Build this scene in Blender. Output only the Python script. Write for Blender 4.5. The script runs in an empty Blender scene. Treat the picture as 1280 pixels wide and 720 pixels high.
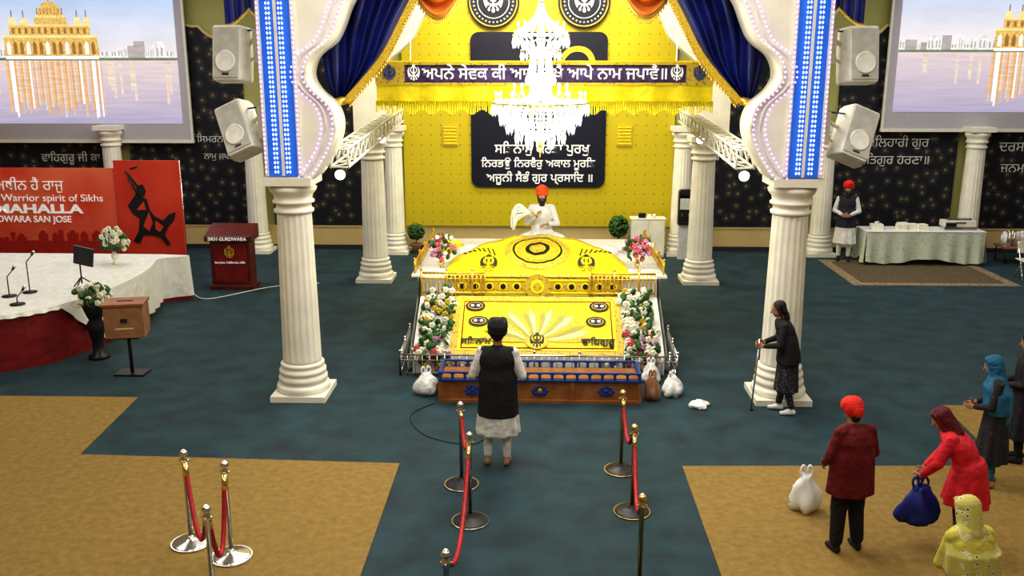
import bpy, bmesh, math, random, re
from mathutils import Vector, Matrix, Euler, noise
from mathutils.bvhtree import BVHTree
random.seed(7)
SC=bpy.context.scene
pi=math.pi
V=Vector
# ------------------------------------------------------------------ camera
cam=bpy.data.cameras.new('camera'); co=bpy.data.objects.new('camera',cam); SC.collection.objects.link(co)
cam.sensor_width=36; cam.lens=1150/1280*36; cam.clip_end=200
co.location=(0,0,4.9); co.rotation_euler=(pi/2-math.radians(13.7),0,math.radians(1.62))
SC.camera=co
SC.view_settings.view_transform='Standard'
try: SC.view_settings.look='Medium High Contrast'
except Exception: pass
# ------------------------------------------------------------------ materials
def M(name,c,rough=.6,metal=0,em=0,emc=None,var=.12,scale=8,bump=.0,bscale=60,c2=None,thr=None,spec=.4,bd=.02):
    m=bpy.data.materials.new(name); m.use_nodes=True; nt=m.node_tree; b=nt.nodes['Principled BSDF']
    b.inputs['Roughness'].default_value=rough; b.inputs['Metallic'].default_value=metal
    b.inputs['Specular IOR Level'].default_value=spec
    tc=nt.nodes.new('ShaderNodeTexCoord'); n=nt.nodes.new('ShaderNodeTexNoise'); n.inputs['Scale'].default_value=scale; n.inputs['Detail'].default_value=6
    nt.links.new(tc.outputs['Object'],n.inputs['Vector'])
    cr=nt.nodes.new('ShaderNodeValToRGB')
    a=c2 if c2 else tuple(x*(1-var) for x in c); z=c if c2 else tuple(min(1,x*(1+var)) for x in c)
    cr.color_ramp.elements[0].color=(*a[:3],1); cr.color_ramp.elements[1].color=(*z[:3],1)
    if thr: cr.color_ramp.elements[0].position=thr-.02; cr.color_ramp.elements[1].position=thr+.02
    else: cr.color_ramp.elements[0].position=.3; cr.color_ramp.elements[1].position=.7
    nt.links.new(n.outputs['Fac'],cr.inputs['Fac']); nt.links.new(cr.outputs['Color'],b.inputs['Base Color'])
    if em:
        b.inputs['Emission Strength'].default_value=em; b.inputs['Emission Color'].default_value=(*(emc or c),1)
    if bump:
        n2=nt.nodes.new('ShaderNodeTexNoise'); n2.inputs['Scale'].default_value=bscale; nt.links.new(tc.outputs['Object'],n2.inputs['Vector'])
        bp=nt.nodes.new('ShaderNodeBump'); bp.inputs['Strength'].default_value=bump; bp.inputs['Distance'].default_value=bd
        nt.links.new(n2.outputs['Fac'],bp.inputs['Height']); nt.links.new(bp.outputs['Normal'],b.inputs['Normal'])
    return m
def Mpat(name,base,dot,scale=6,size=.3,rough=.6,kind='VORONOI',metal=0,second=None,flat=False):
    m=bpy.data.materials.new(name); m.use_nodes=True; nt=m.node_tree; b=nt.nodes['Principled BSDF']; b.inputs['Roughness'].default_value=rough
    b.inputs['Metallic'].default_value=metal
    tc=nt.nodes.new('ShaderNodeTexCoord'); mp=nt.nodes.new('ShaderNodeMapping'); nt.links.new(tc.outputs['Object'],mp.inputs['Vector'])
    vo=nt.nodes.new('ShaderNodeTexVoronoi'); vo.inputs['Scale'].default_value=scale
    if flat: vo.voronoi_dimensions='2D'; mp.inputs['Rotation'].default_value=(pi/2,0,0)
    nt.links.new(mp.outputs['Vector'],vo.inputs['Vector'])
    if kind=='GRID' or flat: vo.inputs['Randomness'].default_value=0 if kind=='GRID' else .75
    cr=nt.nodes.new('ShaderNodeValToRGB'); r=cr.color_ramp; r.interpolation='CONSTANT'
    r.elements[0].color=(*dot,1); r.elements[0].position=0; r.elements[1].color=(*base,1); r.elements[1].position=size
    if kind=='RING':
        e=r.elements.new(size*.45); e.color=(*base,1); e=r.elements.new(size*.7); e.color=(*(second or dot),1)
    nt.links.new(vo.outputs['Distance'],cr.inputs['Fac'])
    nt.links.new(cr.outputs['Color'],b.inputs['Base Color'])
    return m
white=M('white_paint',(.74,.72,.63),.45,var=.05)
cream=M('cream_paint',(.58,.44,.2),.7,var=.06,scale=2)
ivory=M('ivory_plaster',(.82,.79,.69),.45,var=.08,scale=3)
teal=M('teal_carpet',(.015,.046,.062),.7,var=.40,scale=2.2,bump=.6,bscale=260,spec=.4)
beige=M('beige_carpet',(.285,.19,.060),.85,var=.16,scale=11,bump=.6,bscale=200,spec=.2)
navyw=Mpat('navy_wall_damask',(.003,.004,.011),(.14,.11,.05),3.1,.34,.7,'RING',second=(.028,.028,.03),flat=True)
yelw=Mpat('yellow_tufted_fabric',(.52,.42,.012),(.24,.17,.006),3.9,.075,.45,'GRID',flat=True)
black=M('black_paint',(.012,.012,.015),.4)
blackc=M('black_cloth',(.014,.014,.018),.85,bump=.5,bscale=14)
plaqm=M('plaque_navy',(.006,.008,.026),.4)
goldm=M('gold',(.75,.5,.08),.35,.7)
goldc=M('gold_cloth',(.6,.4,.03),.5,var=.3,scale=30)
ylw=M('yellow_cloth',(.84,.70,.01),.5,var=.1,bump=.5,bscale=7,bd=.05)
ylwf=M('yellow_fringe',(.80,.62,.01),.6,var=.4,scale=60)
darkgold=Mpat('brocade_border',(.55,.4,.04),(.06,.03,.05),16,.3,.5,'RING',second=(.2,.12,.03))
bandp=M('purple_cloth',(.05,.025,.10),.6,var=.5,scale=12)
wcloth=M('white_cloth',(.72,.72,.69),.75,var=.08,bump=.6,bscale=6,bd=.05)
chrome=M('chrome',(.75,.75,.76),.18,1,var=.03)
brass=M('brass',(.8,.6,.25),.22,1,var=.05)
redrope=M('red_velvet',(.35,.006,.012),.55,var=.3,scale=20)
maroon=M('maroon_cloth',(.17,.006,.008),.75,var=.35,scale=3,bump=.5,bscale=5,bd=.05)
redban=M('red_banner',(.70,.05,.025),.5,c2=(.80,.20,.10),scale=.7)
redban2=M('red_banner_panel',(.55,.03,.015),.5,c2=(.68,.07,.03),scale=.9)
dred=M('dark_red_print',(.40,.02,.012),.5)
wtxt=M('white_lettering',(.85,.85,.83),.5,em=.2)
wtxd=M('dim_white_lettering',(.62,.62,.6),.5)
btxt=M('black_lettering',(.01,.01,.01),.5)
gtxt=M('gold_lettering',(.80,.58,.03),.4,em=.15)
skin=M('skin',(.36,.19,.11),.55,var=.08)
wood=M('brown_wood',(.33,.14,.045),.35,c2=(.20,.07,.02),scale=5)
lwood=M('light_wood',(.33,.17,.09),.5,c2=(.22,.11,.055),scale=6)
bluep=M('blue_paint',(.012,.05,.24),.4)
blued=M('blue_velvet',(.005,.010,.11),.4,var=.5,scale=3)
orange=M('orange_satin',(.65,.2,.03),.35,var=.2,scale=4)
green=M('green_leaves',(.03,.10,.02),.6,var=.5,scale=20)
wflow=M('white_petals',(.85,.84,.72),.6,var=.12,scale=30)
pflow=M('pink_petals',(.6,.08,.12),.6,var=.4,scale=30)
vflow=M('lilac_petals',(.45,.22,.40),.6,var=.4,scale=30)
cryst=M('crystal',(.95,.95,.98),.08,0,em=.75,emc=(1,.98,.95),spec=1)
bulb=M('bulb_glow',(1,1,1),.3,em=8,emc=(1,.97,.9))
ledp=M('led_purple',(.8,.5,1),.3,em=2.2,emc=(.5,.3,1))
ledw=M('led_white',(.9,.9,1),.3,em=2.2,emc=(.85,.85,1))
ledblue=M('led_blue_panel',(.02,.12,.55),.4,em=.3,emc=(.03,.16,.8))
spk=M('speaker_shell',(.80,.80,.76),.5); spg=M('speaker_grille',(.58,.58,.56),.7,bump=.5,bscale=200)
plastic=M('plastic_bag_white',(.8,.8,.8),.3,var=.15,bump=.8,bscale=12,bd=.04)
bluebag=M('blue_bag_cloth',(.01,.02,.2),.5,var=.3,bump=.5,bscale=10)
rugm=Mpat('persian_rug_pattern',(.10,.07,.035),(.28,.16,.09),9,.35,.9,'RING',second=(.05,.08,.04))
rugb=Mpat('persian_rug_border',(.26,.2,.12),(.1,.04,.02),14,.4,.9,'RING')
ceilm=M('ceiling_paint',(.6,.58,.5),.8)
base_dk=M('dark_baseboard',(.03,.03,.035),.5)
mah=M('mahogany',(.10,.012,.01),.35,var=.3,scale=5)
# ------------------------------------------------------------------ mesh builder
class MB:
    def __init__(s): s.bm=bmesh.new(); s.mats=[]
    def mi(s,m):
        if m not in s.mats: s.mats.append(m)
        return s.mats.index(m)
    def face(s,vs,m,smooth=False):
        try: f=s.bm.faces.new(vs)
        except ValueError: return None
        f.material_index=s.mi(m); f.smooth=smooth; return f
    def box(s,x0,x1,y0,y1,z0,z1,m,R=None):
        c=[V((x,y,z)) for z in (z0,z1) for y in (y0,y1) for x in (x0,x1)]
        if R: c=[R@v for v in c]
        v=[s.bm.verts.new(q) for q in c]
        for a in ((0,2,3,1),(4,5,7,6),(0,1,5,4),(2,6,7,3),(0,4,6,2),(1,3,7,5)): s.face([v[i] for i in a],m)
    def lathe(s,prof,m,c=(0,0),n=24,flute=0,fz=(0,0),R=None,nf=18):
        rings=[]
        for r,z in prof:
            ring=[]
            for i in range(n):
                a=2*pi*i/n; rr=r
                if flute and fz[0]<=z<=fz[1]: rr=r*(1-flute*(abs(math.sin(a*nf/2))<.35))
                p=V((c[0]+rr*math.cos(a),c[1]+rr*math.sin(a),z))
                if R: p=R@p
                ring.append(s.bm.verts.new(p))
            rings.append(ring)
        for a,b in zip(rings,rings[1:]):
            for i in range(n): s.face([a[i],a[(i+1)%n],b[(i+1)%n],b[i]],m,True)
        s.face(rings[0][::-1],m); s.face(rings[-1],m)
    def tube(s,pts,r,m,n=8,closed=False):
        pts=[V(p) for p in pts]; rings=[]; N=len(pts)
        for i,p in enumerate(pts):
            a=pts[(i-1)%N] if (closed or i>0) else p; b=pts[(i+1)%N] if (closed or i<N-1) else p
            t=(b-a).normalized(); u=t.cross(V((0,0,1)))
            if u.length<.05: u=t.cross(V((0,1,0)))
            u.normalize(); w=u.cross(t)
            rr=r[i] if isinstance(r,(list,tuple)) else r
            rings.append([s.bm.verts.new(p+(u*math.cos(2*pi*k/n)+w*math.sin(2*pi*k/n))*rr) for k in range(n)])
        prs=list(zip(rings,rings[1:]))
        if closed: prs.append((rings[-1],rings[0]))
        for a,b in prs:
            for k in range(n): s.face([a[k],a[(k+1)%n],b[(k+1)%n],b[k]],m,True)
        if not closed: s.face(rings[0],m); s.face(rings[-1][::-1],m)
    def ell(s,c,r,m,R=None,seg=14,rg=8):
        rings=[]
        for j in range(1,rg):
            ph=pi*j/rg; ring=[]
            for i in range(seg):
                a=2*pi*i/seg
                p=V((r[0]*math.sin(ph)*math.cos(a),r[1]*math.sin(ph)*math.sin(a),r[2]*math.cos(ph)))
                if R: p=R@p
                ring.append(s.bm.verts.new(p+V(c)))
            rings.append(ring)
        t=V((0,0,r[2])); b=V((0,0,-r[2]))
        if R: t=R@t; b=R@b
        t=s.bm.verts.new(t+V(c)); b=s.bm.verts.new(b+V(c))
        for a,bb in zip(rings,rings[1:]):
            for i in range(seg): s.face([a[i],bb[i],bb[(i+1)%seg],a[(i+1)%seg]],m,True)
        for i in range(seg):
            s.face([t,rings[0][i],rings[0][(i+1)%seg]],m,True); s.face([b,rings[-1][(i+1)%seg],rings[-1][i]],m,True)
    def octa(s,c,r,h,m):
        c=V(c); q=[s.bm.verts.new(c+V(d)) for d in ((r,0,0),(0,r,0),(-r,0,0),(0,-r,0),(0,0,h),(0,0,-h))]
        for i in range(4): s.face([q[i],q[(i+1)%4],q[4]],m); s.face([q[(i+1)%4],q[i],q[5]],m)
    def prism(s,pts,axis,a0,a1,m,mside=None):
        def P(p,a):
            return {'z':V((p[0],p[1],a)),'y':V((p[0],a,p[1])),'x':V((a,p[0],p[1]))}[axis]
        A=[s.bm.verts.new(P(p,a0)) for p in pts]; B=[s.bm.verts.new(P(p,a1)) for p in pts]
        s.face(A[::-1],m); s.face(B,m); n=len(pts)
        for i in range(n): s.face([A[i],A[(i+1)%n],B[(i+1)%n],B[i]],mside or m)
    def grid(s,fn,nu,nv,m,smooth=True):
        g=[[s.bm.verts.new(fn(i/nu,j/nv)) for j in range(nv+1)] for i in range(nu+1)]
        for i in range(nu):
            for j in range(nv):
                s.face([g[i][j],g[i+1][j],g[i+1][j+1],g[i][j+1]],m,smooth)
    def done(s,name,parent=None,loc=None,recalc=True,bevel=0):
        if recalc: bmesh.ops.recalc_face_normals(s.bm,faces=s.bm.faces[:])
        me=bpy.data.meshes.new(name); s.bm.to_mesh(me); s.bm.free()
        for m in s.mats: me.materials.append(m)
        o=bpy.data.objects.new(name,me); SC.collection.objects.link(o)
        if parent: o.parent=parent
        if loc: o.location=loc
        if bevel:
            b=o.modifiers.new('bevel','BEVEL'); b.width=bevel; b.segments=2; b.limit_method='ANGLE'
        return o
def empty(name,loc=(0,0,0)):
    o=bpy.data.objects.new(name,None); SC.collection.objects.link(o); o.location=loc; o.empty_display_size=.2; return o
def gur(s): return re.sub('([\u0a15-\u0a39])\u0a3f','\u0a3f\\1',s)
def text(body,loc,m,w=None,size=.3,rot=(pi/2,0,0),parent=None,name='lettering',ext=.006,bold=0,sq=1.0):
    c=bpy.data.curves.new(name,'FONT'); c.body=gur(body); c.size=size; c.align_x='CENTER'; c.align_y='CENTER'; c.extrude=ext; c.offset=bold
    c.materials.append(m); o=bpy.data.objects.new(name,c); SC.collection.objects.link(o); o.location=loc; o.rotation_euler=rot
    if w:
        bpy.context.view_layer.update(); d=o.dimensions.x
        if d>0: o.scale=(w/d,w/d*sq,1)
    if parent: o.parent=parent
    return o
def spline(pts,n=6):
    out=[]; P=[V(p) for p in pts]
    for i in range(len(P)-1):
        p0=P[max(i-1,0)];p1=P[i];p2=P[i+1];p3=P[min(i+2,len(P)-1)]
        for k in range(n):
            t=k/n; out.append(.5*((2*p1)+(-p0+p2)*t+(2*p0-5*p1+4*p2-p3)*t*t+(-p0+3*p1-3*p2+p3)*t**3))
    out.append(P[-1]); return out
CX=.045
# ------------------------------------------------------------------ room
YW=24.5
b=MB(); b.box(-17,17,-4,YW+.3,-.1,0,teal); b.done('floor')
b=MB(); b.box(-17,17,-4,YW+.3,7.6,7.7,ceilm); b.done('ceiling')
b=MB(); b.box(-17.2,-17,-4,YW+.3,-.1,7.7,cream); b.done('wall_left')
b=MB(); b.box(17,17.2,-4,YW+.3,-.1,7.7,cream); b.done('wall_right')
b=MB(); b.box(-17,17,-4.2,-4,-.1,7.7,cream); b.done('wall_rear')
olive=M('olive_wall_paint',(.36,.35,.13),.8,var=.08,scale=1)
b=MB(); b.box(-17,17,YW,YW+.2,0,7.6,olive); b.box(-17,17,YW-.04,YW,.12,.62,cream); b.box(-17,17,YW-.05,YW,.0,.12,base_dk)
b.box(-17,17,YW-.06,YW,.6,.66,cream)
b.box(-3.55,3.55,YW-.1,YW,.66,7.6,yelw)
def panel(xa,xb):
    zt=5.1; pts=[(xa,.66),(xb,.66),(xb,zt)]
    for k in range(1,24):
        t=k/24; x=xb-(xb-xa)*t; q=abs(2*t-1); z=zt+.9*(1-q**1.6)-.10*abs(math.sin(t*pi*6)); pts.append((x,z))
    pts.append((xa,zt)); b.prism(pts,'y',YW-.07,YW,navyw)
    b.tube([(p[0],YW-.09,p[1]) for p in pts[2:]],.04,cream)
for xa,xb in ((-17,-11.5),(-10.9,-7.75),(-7.1,-4.05),(4.05,7.1),(7.75,10.9),(11.5,17)): panel(xa,xb)
b.done('wall_front')
b=MB(); b.prism([(-16.9,-3.9),(-1.72,-3.9),(-1.72,10.7),(-5.88,10.86),(-6.02,12.95),(-16.9,12.95)],'z',.0,.008,beige); b.done('carpet_beige')
b=MB(); b.prism([(1.83,-3.9),(16.9,-3.9),(16.9,12.95),(6.0,12.95),(5.85,10.84),(1.83,10.72)],'z',.0,.008,beige); b.done('carpet_beige.001')
wl=empty('wall_scripture_lettering',(0,YW-.1,2.4))
def wt(s,x,z,w): text(s,(x,-.0,z-2.4),wtxd,w=w,parent=wl,name='verse')
wt('ਵਾਹਿਗੁਰੂ ਜੀ ਕਾ',-12.5,2.45,1.6); wt('ਸਿਮਰਨ',-8.7,2.95,.7); wt('ਸਿਮਰਉ ਸਿਮਰਿ',-5.2,2.62,1.4); wt('ਨਾਮੁ ਜਪਤ',-8.5,2.5,.8); wt('ਅਗਨਤ',-6.2,2.95,.9)
wt('ਬਲਿਹਾਰੀ ਗੁਰ',9.35,2.9,1.6); wt('ਸਤਿਗੁਰ ਹਰਣਾ॥',9.3,2.45,1.8); wt('ਦਰਸਨ ਪੇਖਿ',12.7,2.8,1.5); wt('ਜਨਮ ਮਰਣ',12.7,2.25,1.3); wt('ਸੇਵਕ ਕਿਥੈ',5.2,2.55,1.3)
# ------------------------------------------------------------------ columns
def column(x,y,s=1.0,H=3.34,name='fluted_column'):
    b=MB(); b.box(-.41,.41,-.41,.41,0,.09,ivory); k=H/3.34
    pr=[(.385,.09),(.40,.12),(.40,.17),(.385,.20),(.34,.215),(.34,.24),(.365,.26),(.365,.31),(.34,.335),(.33,.36),(.35,.38),(.35,.42),(.315,.44),(.31,.47),(.325,.49),(.325,.52),(.285,.54)]
    b.lathe(pr,ivory,n=40)
    sh=[(.285,.54),(.287,.58)]+[(.287-.035*t/10,.6+2.15*t/10) for t in range(11)]+[(.25,2.79)]
    b.lathe(sh,ivory,n=72,flute=.07,fz=(.59,2.76),nf=18)
    cp=[(.25,2.79),(.285,2.81),(.29,2.85),(.255,2.87),(.255,2.93),(.30,2.95),(.30,2.98),(.27,3.0),(.28,3.06),(.33,3.12),(.345,3.17),(.31,3.2),(.31,3.22)]
    b.lathe(cp,ivory,n=40); b.box(-.35,.35,-.35,.35,3.22,3.34,ivory)
    o=b.done(name,loc=(x,y,0),bevel=0); o.scale=(s,s,k); return o
column(-3.55,13.2); column(3.64,13.25)
column(-3.76,20.85); column(3.72,20.85)
for x in (-3.78,3.74,-7.45,7.4,-11.2,11.2): column(x,24.03,.9)
# ------------------------------------------------------------------ arches
def arch(name,edge,xo,y0,y1,topz=7.6,z0=3.34):
    e=[(p.x,p.y) for p in spline([V((a,c,0)) for a,c in edge],5)]
    b=MB()
    for sgn in (-1,1):
        F=[];B=[];Fo=[];Bo=[]
        for x,z in e:
            X=CX-sgn*x
            F.append(b.bm.verts.new((X,y0,z)));B.append(b.bm.verts.new((X,y1,z)))
            Fo.append(b.bm.verts.new((CX+sgn*xo,y0,z)));Bo.append(b.bm.verts.new((CX+sgn*xo,y1,z)))
        for i in range(len(e)-1):
            b.face([F[i],F[i+1],Fo[i+1],Fo[i]],ivory); b.face([B[i+1],B[i],Bo[i],Bo[i+1]],ivory)
            b.face([F[i+1],F[i],B[i],B[i+1]],ivory,True); b.face([Fo[i],Fo[i+1],Bo[i+1],Bo[i]],ivory)
        b.face([F[0],Fo[0],Bo[0],B[0]],ivory)
        b.tube([(CX-sgn*(x-.03),y0-.02,z) for x,z in e],.035,ivory)
        b.tube([(CX-sgn*(x-.16),y0-.01,z) for x,z in e],.02,white)
    b.box(CX-xo,CX+xo,y0,y1,e[-1][1],topz,ivory)
    return b.done(name,recalc=True),e
fe=[(-3.2,3.34),(-3.08,3.5),(-2.93,3.75),(-2.85,4.05),(-2.92,4.33),(-3.15,4.55),(-3.24,4.75),(-3.15,5.0),(-2.9,5.2),(-2.78,5.4),(-2.62,5.75),(-2.35,6.0),(-2.2,6.3),(-1.8,6.5),(-1.5,6.75),(-.9,6.9),(-.5,7.05),(0,7.3)]
_,fedge=arch('scalloped_arch',fe,3.9,12.95,13.5)
be=[(-3.45,3.34),(-3.3,3.6),(-3.22,3.9),(-3.35,4.3),(-3.45,4.6),(-3.35,4.95),(-3.05,5.2),(-2.8,5.45),(-2.62,5.8),(-2.4,6.05),(-2.1,6.2),(-1.8,6.5),(-1.2,6.7),(-.6,6.9),(0,7.2)]
arch('scalloped_arch.001',be,4.15,20.6,21.1)
b=MB()
for sgn in (-1,1):
    xa,xb=sorted((CX+sgn*3.86,CX+sgn*3.40))
    b.box(xa,xb,12.90,12.949,3.36,7.58,ledblue)
    b.box(xa-.03,xa+.02,12.88,12.949,3.36,7.58,white); b.box(xb-.02,xb+.03,12.88,12.949,3.36,7.58,white)
    xm=(xa+xb)/2; b.box(xm-.02,xm+.02,12.885,12.949,3.36,7.58,white)
b.done('blue_pier_panel')
b=MB()
for sgn in (-1,1):
    for X in (3.87,3.74,3.70,3.57,3.53,3.39):
        z=3.42
        while z<7.5: b.octa((CX+sgn*X,12.87,z),.014,.022,ledw if X in(3.74,3.70,3.57,3.53) else ledp); z+=.065
    for off in (.06,.22):
        pts=[V((CX-sgn*(x-off),12.90,z)) for x,z in fedge]; acc=0
        for p,q in zip(pts,pts[1:]):
            d=(q-p).length
            while acc<d: b.octa(p.lerp(q,acc/d),.018,.018,ledp); acc+=.07
            acc-=d
b.done('led_string_lights',recalc=False)
# ------------------------------------------------------------------ drapes
def drape(sgn,name):
    b=MB()
    A=spline([(-2.95,13.7,7.3),(-3.1,13.7,6.0),(-3.2,13.7,5.2),(-3.12,13.7,4.6),(-3.0,13.7,4.35)],8)
    B=spline([(-1.0,13.7,7.3),(-1.6,13.7,6.3),(-2.0,13.7,5.6),(-2.35,13.7,5.0),(-2.88,13.7,4.42)],8)
    n=len(A)-1
    def f(u,v):
        i=min(int(v*n),n-1); t=v*n-i; a=A[i].lerp(A[i+1],t); c=B[i].lerp(B[i+1],t); p=a.lerp(c,u)
        p.y+=.08*math.sin(u*26)*(1-.3*v)+.03*math.sin(u*9+v*5)
        return V((CX-sgn*p.x,p.y,p.z))
    b.grid(f,64,32,blued)
    def g(u,v):
        i=min(int(v*n),n-1); t=v*n-i; c=B[i].lerp(B[i+1],t)
        p=c+V((.05*u,0,-.10*u)); return V((CX-sgn*p.x,p.y-.03,p.z))
    b.grid(g,2,60,goldc)
    for k in range(60):
        p=g(1,k/60); b.tube([p,p+V((0,0,-.06))],.012,goldm,n=5)
    b.tube([f(0,1)+V((0,-.1,0)),f(1,1)+V((0,-.1,-.04))],.06,goldm)
    return b.done(name,recalc=False)
drape(-1,'blue_velvet_drape'); drape(1,'blue_velvet_drape.001')
def swag(x0,x1,name,zt=6.25,dp=.7):
    b=MB()
    def f(u,v):
        s=math.sin(pi*u); z=zt-v*dp*(.25+.75*s)
        return V((x0+(x1-x0)*u,13.95-.1*math.sin(v*22)*s,z))
    b.grid(f,24,30,orange)
    b.tube([f(u/24,1) for u in range(25)],.03,goldm,n=6)
    for u in range(25): p=f(u/24,1); b.tube([p,p+V((0,0,-.09))],.014,goldm,n=5)
    b.tube([f(0,0),f(0,0)+V((0,0,1.3))],.02,goldm); b.tube([f(1,0),f(1,0)+V((0,0,1.3))],.02,goldm)
    return b.done(name,recalc=False)
swag(-1.9,-1.05,'orange_swag'); swag(1.12,1.98,'orange_swag.001')
def valance(x0,x1,name):
    b=MB(); b.box(x0-.4,x1+.4,20.75,20.95,7.3,7.6,ivory)
    b.grid(lambda u,v:V((x0+(x1-x0)*u,20.85+.05*math.sin(u*60),7.35-v*(1.25+.35*abs(math.cos(u*pi*2))))),120,6,blued)
    for k in range(60):
        u=k/59; z=7.35-(1.25+.35*abs(math.cos(u*pi*2))); b.tube([(x0+(x1-x0)*u,20.83,z),(x0+(x1-x0)*u,20.83,z-.08)],.016,goldm,n=4)
    b.done(name,recalc=False)
valance(-6.9,-4.7,'blue_side_valance'); valance(4.8,7.0,'blue_side_valance.001')
# ------------------------------------------------------------------ trusses with spot lights
def truss(sx,name):
    b=MB(); y0,y1=13.52,20.58; h=.26
    def P(y,i):
        t=(y-y0)/(y1-y0); x=(CX+sx*(3.1+.2*t)); z=3.42+.25*t
        return V((x+(h if i&1 else 0)*(-sx),y,z+(h if i&2 else 0)))
    for i in range(4): b.tube([P(y0,i),P(y1,i)],.024,white,n=6)
    N=14
    for k in range(N):
        a=y0+(y1-y0)*k/N; c=y0+(y1-y0)*(k+1)/N
        for i,j in ((0,2),(1,3),(0,1),(2,3)):
            b.tube([P(a,i),P(c,j)],.013,white,n=5); b.tube([P(a,i),P(a,j)],.013,white,n=5)
    for y in (14.4,19.2):
        p=P(y,0)+V((0,0,-.03)); b.tube([p,p+V((0,0,-.12))],.015,black)
        b.tube([p+V((0,.1,-.14)),p+V((0,-.14,-.2))],[.06,.09],black,n=12); b.ell(p+V((0,-.15,-.2)),(.08,.03,.08),bulb)
    return b.done(name)
truss(-1,'lighting_truss'); truss(1,'lighting_truss.001')
# ------------------------------------------------------------------ speakers
def speaker(loc,rot,name,wallx):
    e=empty(name,loc); b=MB()
    pts=[(-.26,.0),(-.2,.22),(.2,.22),(.26,0),(.24,-.16),(-.24,-.16)]
    b.prism([(p[0],-p[1]) for p in pts],'z',-.38,.38,spk)
    o=b.done('cabinet',e,bevel=.03); o.rotation_euler=rot
    b=MB(); b.box(-.19,.19,-.235,-.215,-.34,.34,spg); b.lathe([(.15,0),(.15,.01),(.13,.02),(.12,.01)],spk,n=24,R=Matrix.Translation((0,-.235,-.12))@Matrix.Rotation(pi/2,4,'X'))
    b.box(-.05,.05,-.24,-.23,-.31,-.28,black)
    o=b.done('grille',e); o.rotation_euler=rot
    b=MB(); w=V((wallx-loc[0],13.2-loc[1],.25)); b.tube([(0,.1,0),w],.03,white); b.tube([(0,.1,-.2),w+V((0,0,-.25))],.02,white); b.tube([(0,.05,.3),w+V((0,0,.1))],.012,bluep)
    b.box(w.x-.06,w.x+.06,w.y-.08,w.y+.08,w.z-.35,w.z+.1,white); b.done('bracket',e)
speaker((-4.32,13.3,5.02),(-.15,0,-.15),'loudspeaker',-3.92); speaker((-4.28,13.3,3.96),(-.35,-.42,-.1),'loudspeaker.001',-3.92)
speaker((4.42,13.3,5.0),(-.15,0,.15),'loudspeaker.002',4.01); speaker((4.45,13.3,3.90),(-.35,.38,.1),'loudspeaker.003',4.01)
# ------------------------------------------------------------------ projection screens
def em(name,c,s=.8,sc=(1.2,1,4),vr=.2,ns=2,zr=None):
    m=bpy.data.materials.new(name); m.use_nodes=True; nt=m.node_tree; bs=nt.nodes['Principled BSDF']; bs.inputs['Base Color'].default_value=(.02,.02,.02,1)
    tc=nt.nodes.new('ShaderNodeTexCoord'); n=nt.nodes.new('ShaderNodeTexNoise'); mp=nt.nodes.new('ShaderNodeMapping'); mp.inputs['Scale'].default_value=sc
    nt.links.new(tc.outputs['Object'],mp.inputs['Vector']); nt.links.new(mp.outputs['Vector'],n.inputs['Vector']); n.inputs['Scale'].default_value=ns; n.inputs['Detail'].default_value=5
    cr=nt.nodes.new('ShaderNodeValToRGB'); cr.color_ramp.elements[0].position=.3; cr.color_ramp.elements[1].position=.7
    cr.color_ramp.elements[0].color=(*[x*(1-vr) for x in c],1); cr.color_ramp.elements[1].color=(*[min(1,x*(1+vr)) for x in c],1)
    nt.links.new(n.outputs['Fac'],cr.inputs['Fac']); out=cr.outputs['Color']
    if zr:
        sx=nt.nodes.new('ShaderNodeSeparateXYZ'); nt.links.new(tc.outputs['Object'],sx.inputs[0]); mr=nt.nodes.new('ShaderNodeMapRange'); mr.inputs['From Min'].default_value=zr[0]; mr.inputs['From Max'].default_value=zr[2]; nt.links.new(sx.outputs['Z'],mr.inputs['Value'])
        r2=nt.nodes.new('ShaderNodeValToRGB'); r2.color_ramp.elements[0].color=(*zr[1],1); r2.color_ramp.elements[1].color=(*zr[3],1); nt.links.new(mr.outputs['Result'],r2.inputs['Fac'])
        mx=nt.nodes.new('ShaderNodeMix'); mx.data_type='RGBA'; mx.blend_type='MULTIPLY'; mx.inputs[0].default_value=1; nt.links.new(out,mx.inputs[6]); nt.links.new(r2.outputs['Color'],mx.inputs[7]); out=mx.outputs[2]
    nt.links.new(out,bs.inputs['Emission Color']); bs.inputs['Emission Strength'].default_value=s; return m
s_sky=em('screen_sky',(.95,.95,.95),.95,sc=(.5,1,1.6),vr=.12,ns=1.2,zr=(2.0,(.95,.85,.82),4.0,(.38,.58,.90)))
s_wat=em('screen_water',(.95,.95,.95),.85,sc=(.4,1,7),vr=.14,ns=2,zr=(.4,(.52,.47,.66),2.0,(.92,.76,.76)))
s_gold=em('screen_gold_temple',(.85,.50,.14),.9,sc=(5,1,5),vr=.35,ns=3); s_goldd=em('screen_gold_shadow',(.42,.20,.05)); s_goldl=em('screen_gold_light',(1,.74,.32),.95)
s_p=[em('screen_reflection_peach',(.92,.55,.30),.85,sc=(1,1,9)),em('screen_reflection_gold',(.88,.45,.16),.85,sc=(1,1,9)),em('screen_reflection_pale',(.90,.70,.58),.85,sc=(1,1,9))]
s_bld=em('screen_white_building',(.80,.78,.76),.95,sc=(4,1,4),vr=.25,ns=3); s_bld2=em('screen_shaded_building',(.52,.47,.45)); s_tree=em('screen_trees',(.22,.26,.16)); s_red=em('screen_red_badge',(.8,.03,.03)); s_wh=em('screen_lamp_white',(1,.97,.9),1.1)
scrframe=M('screen_border_grey',(.46,.44,.47),.7,var=.03)
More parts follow.
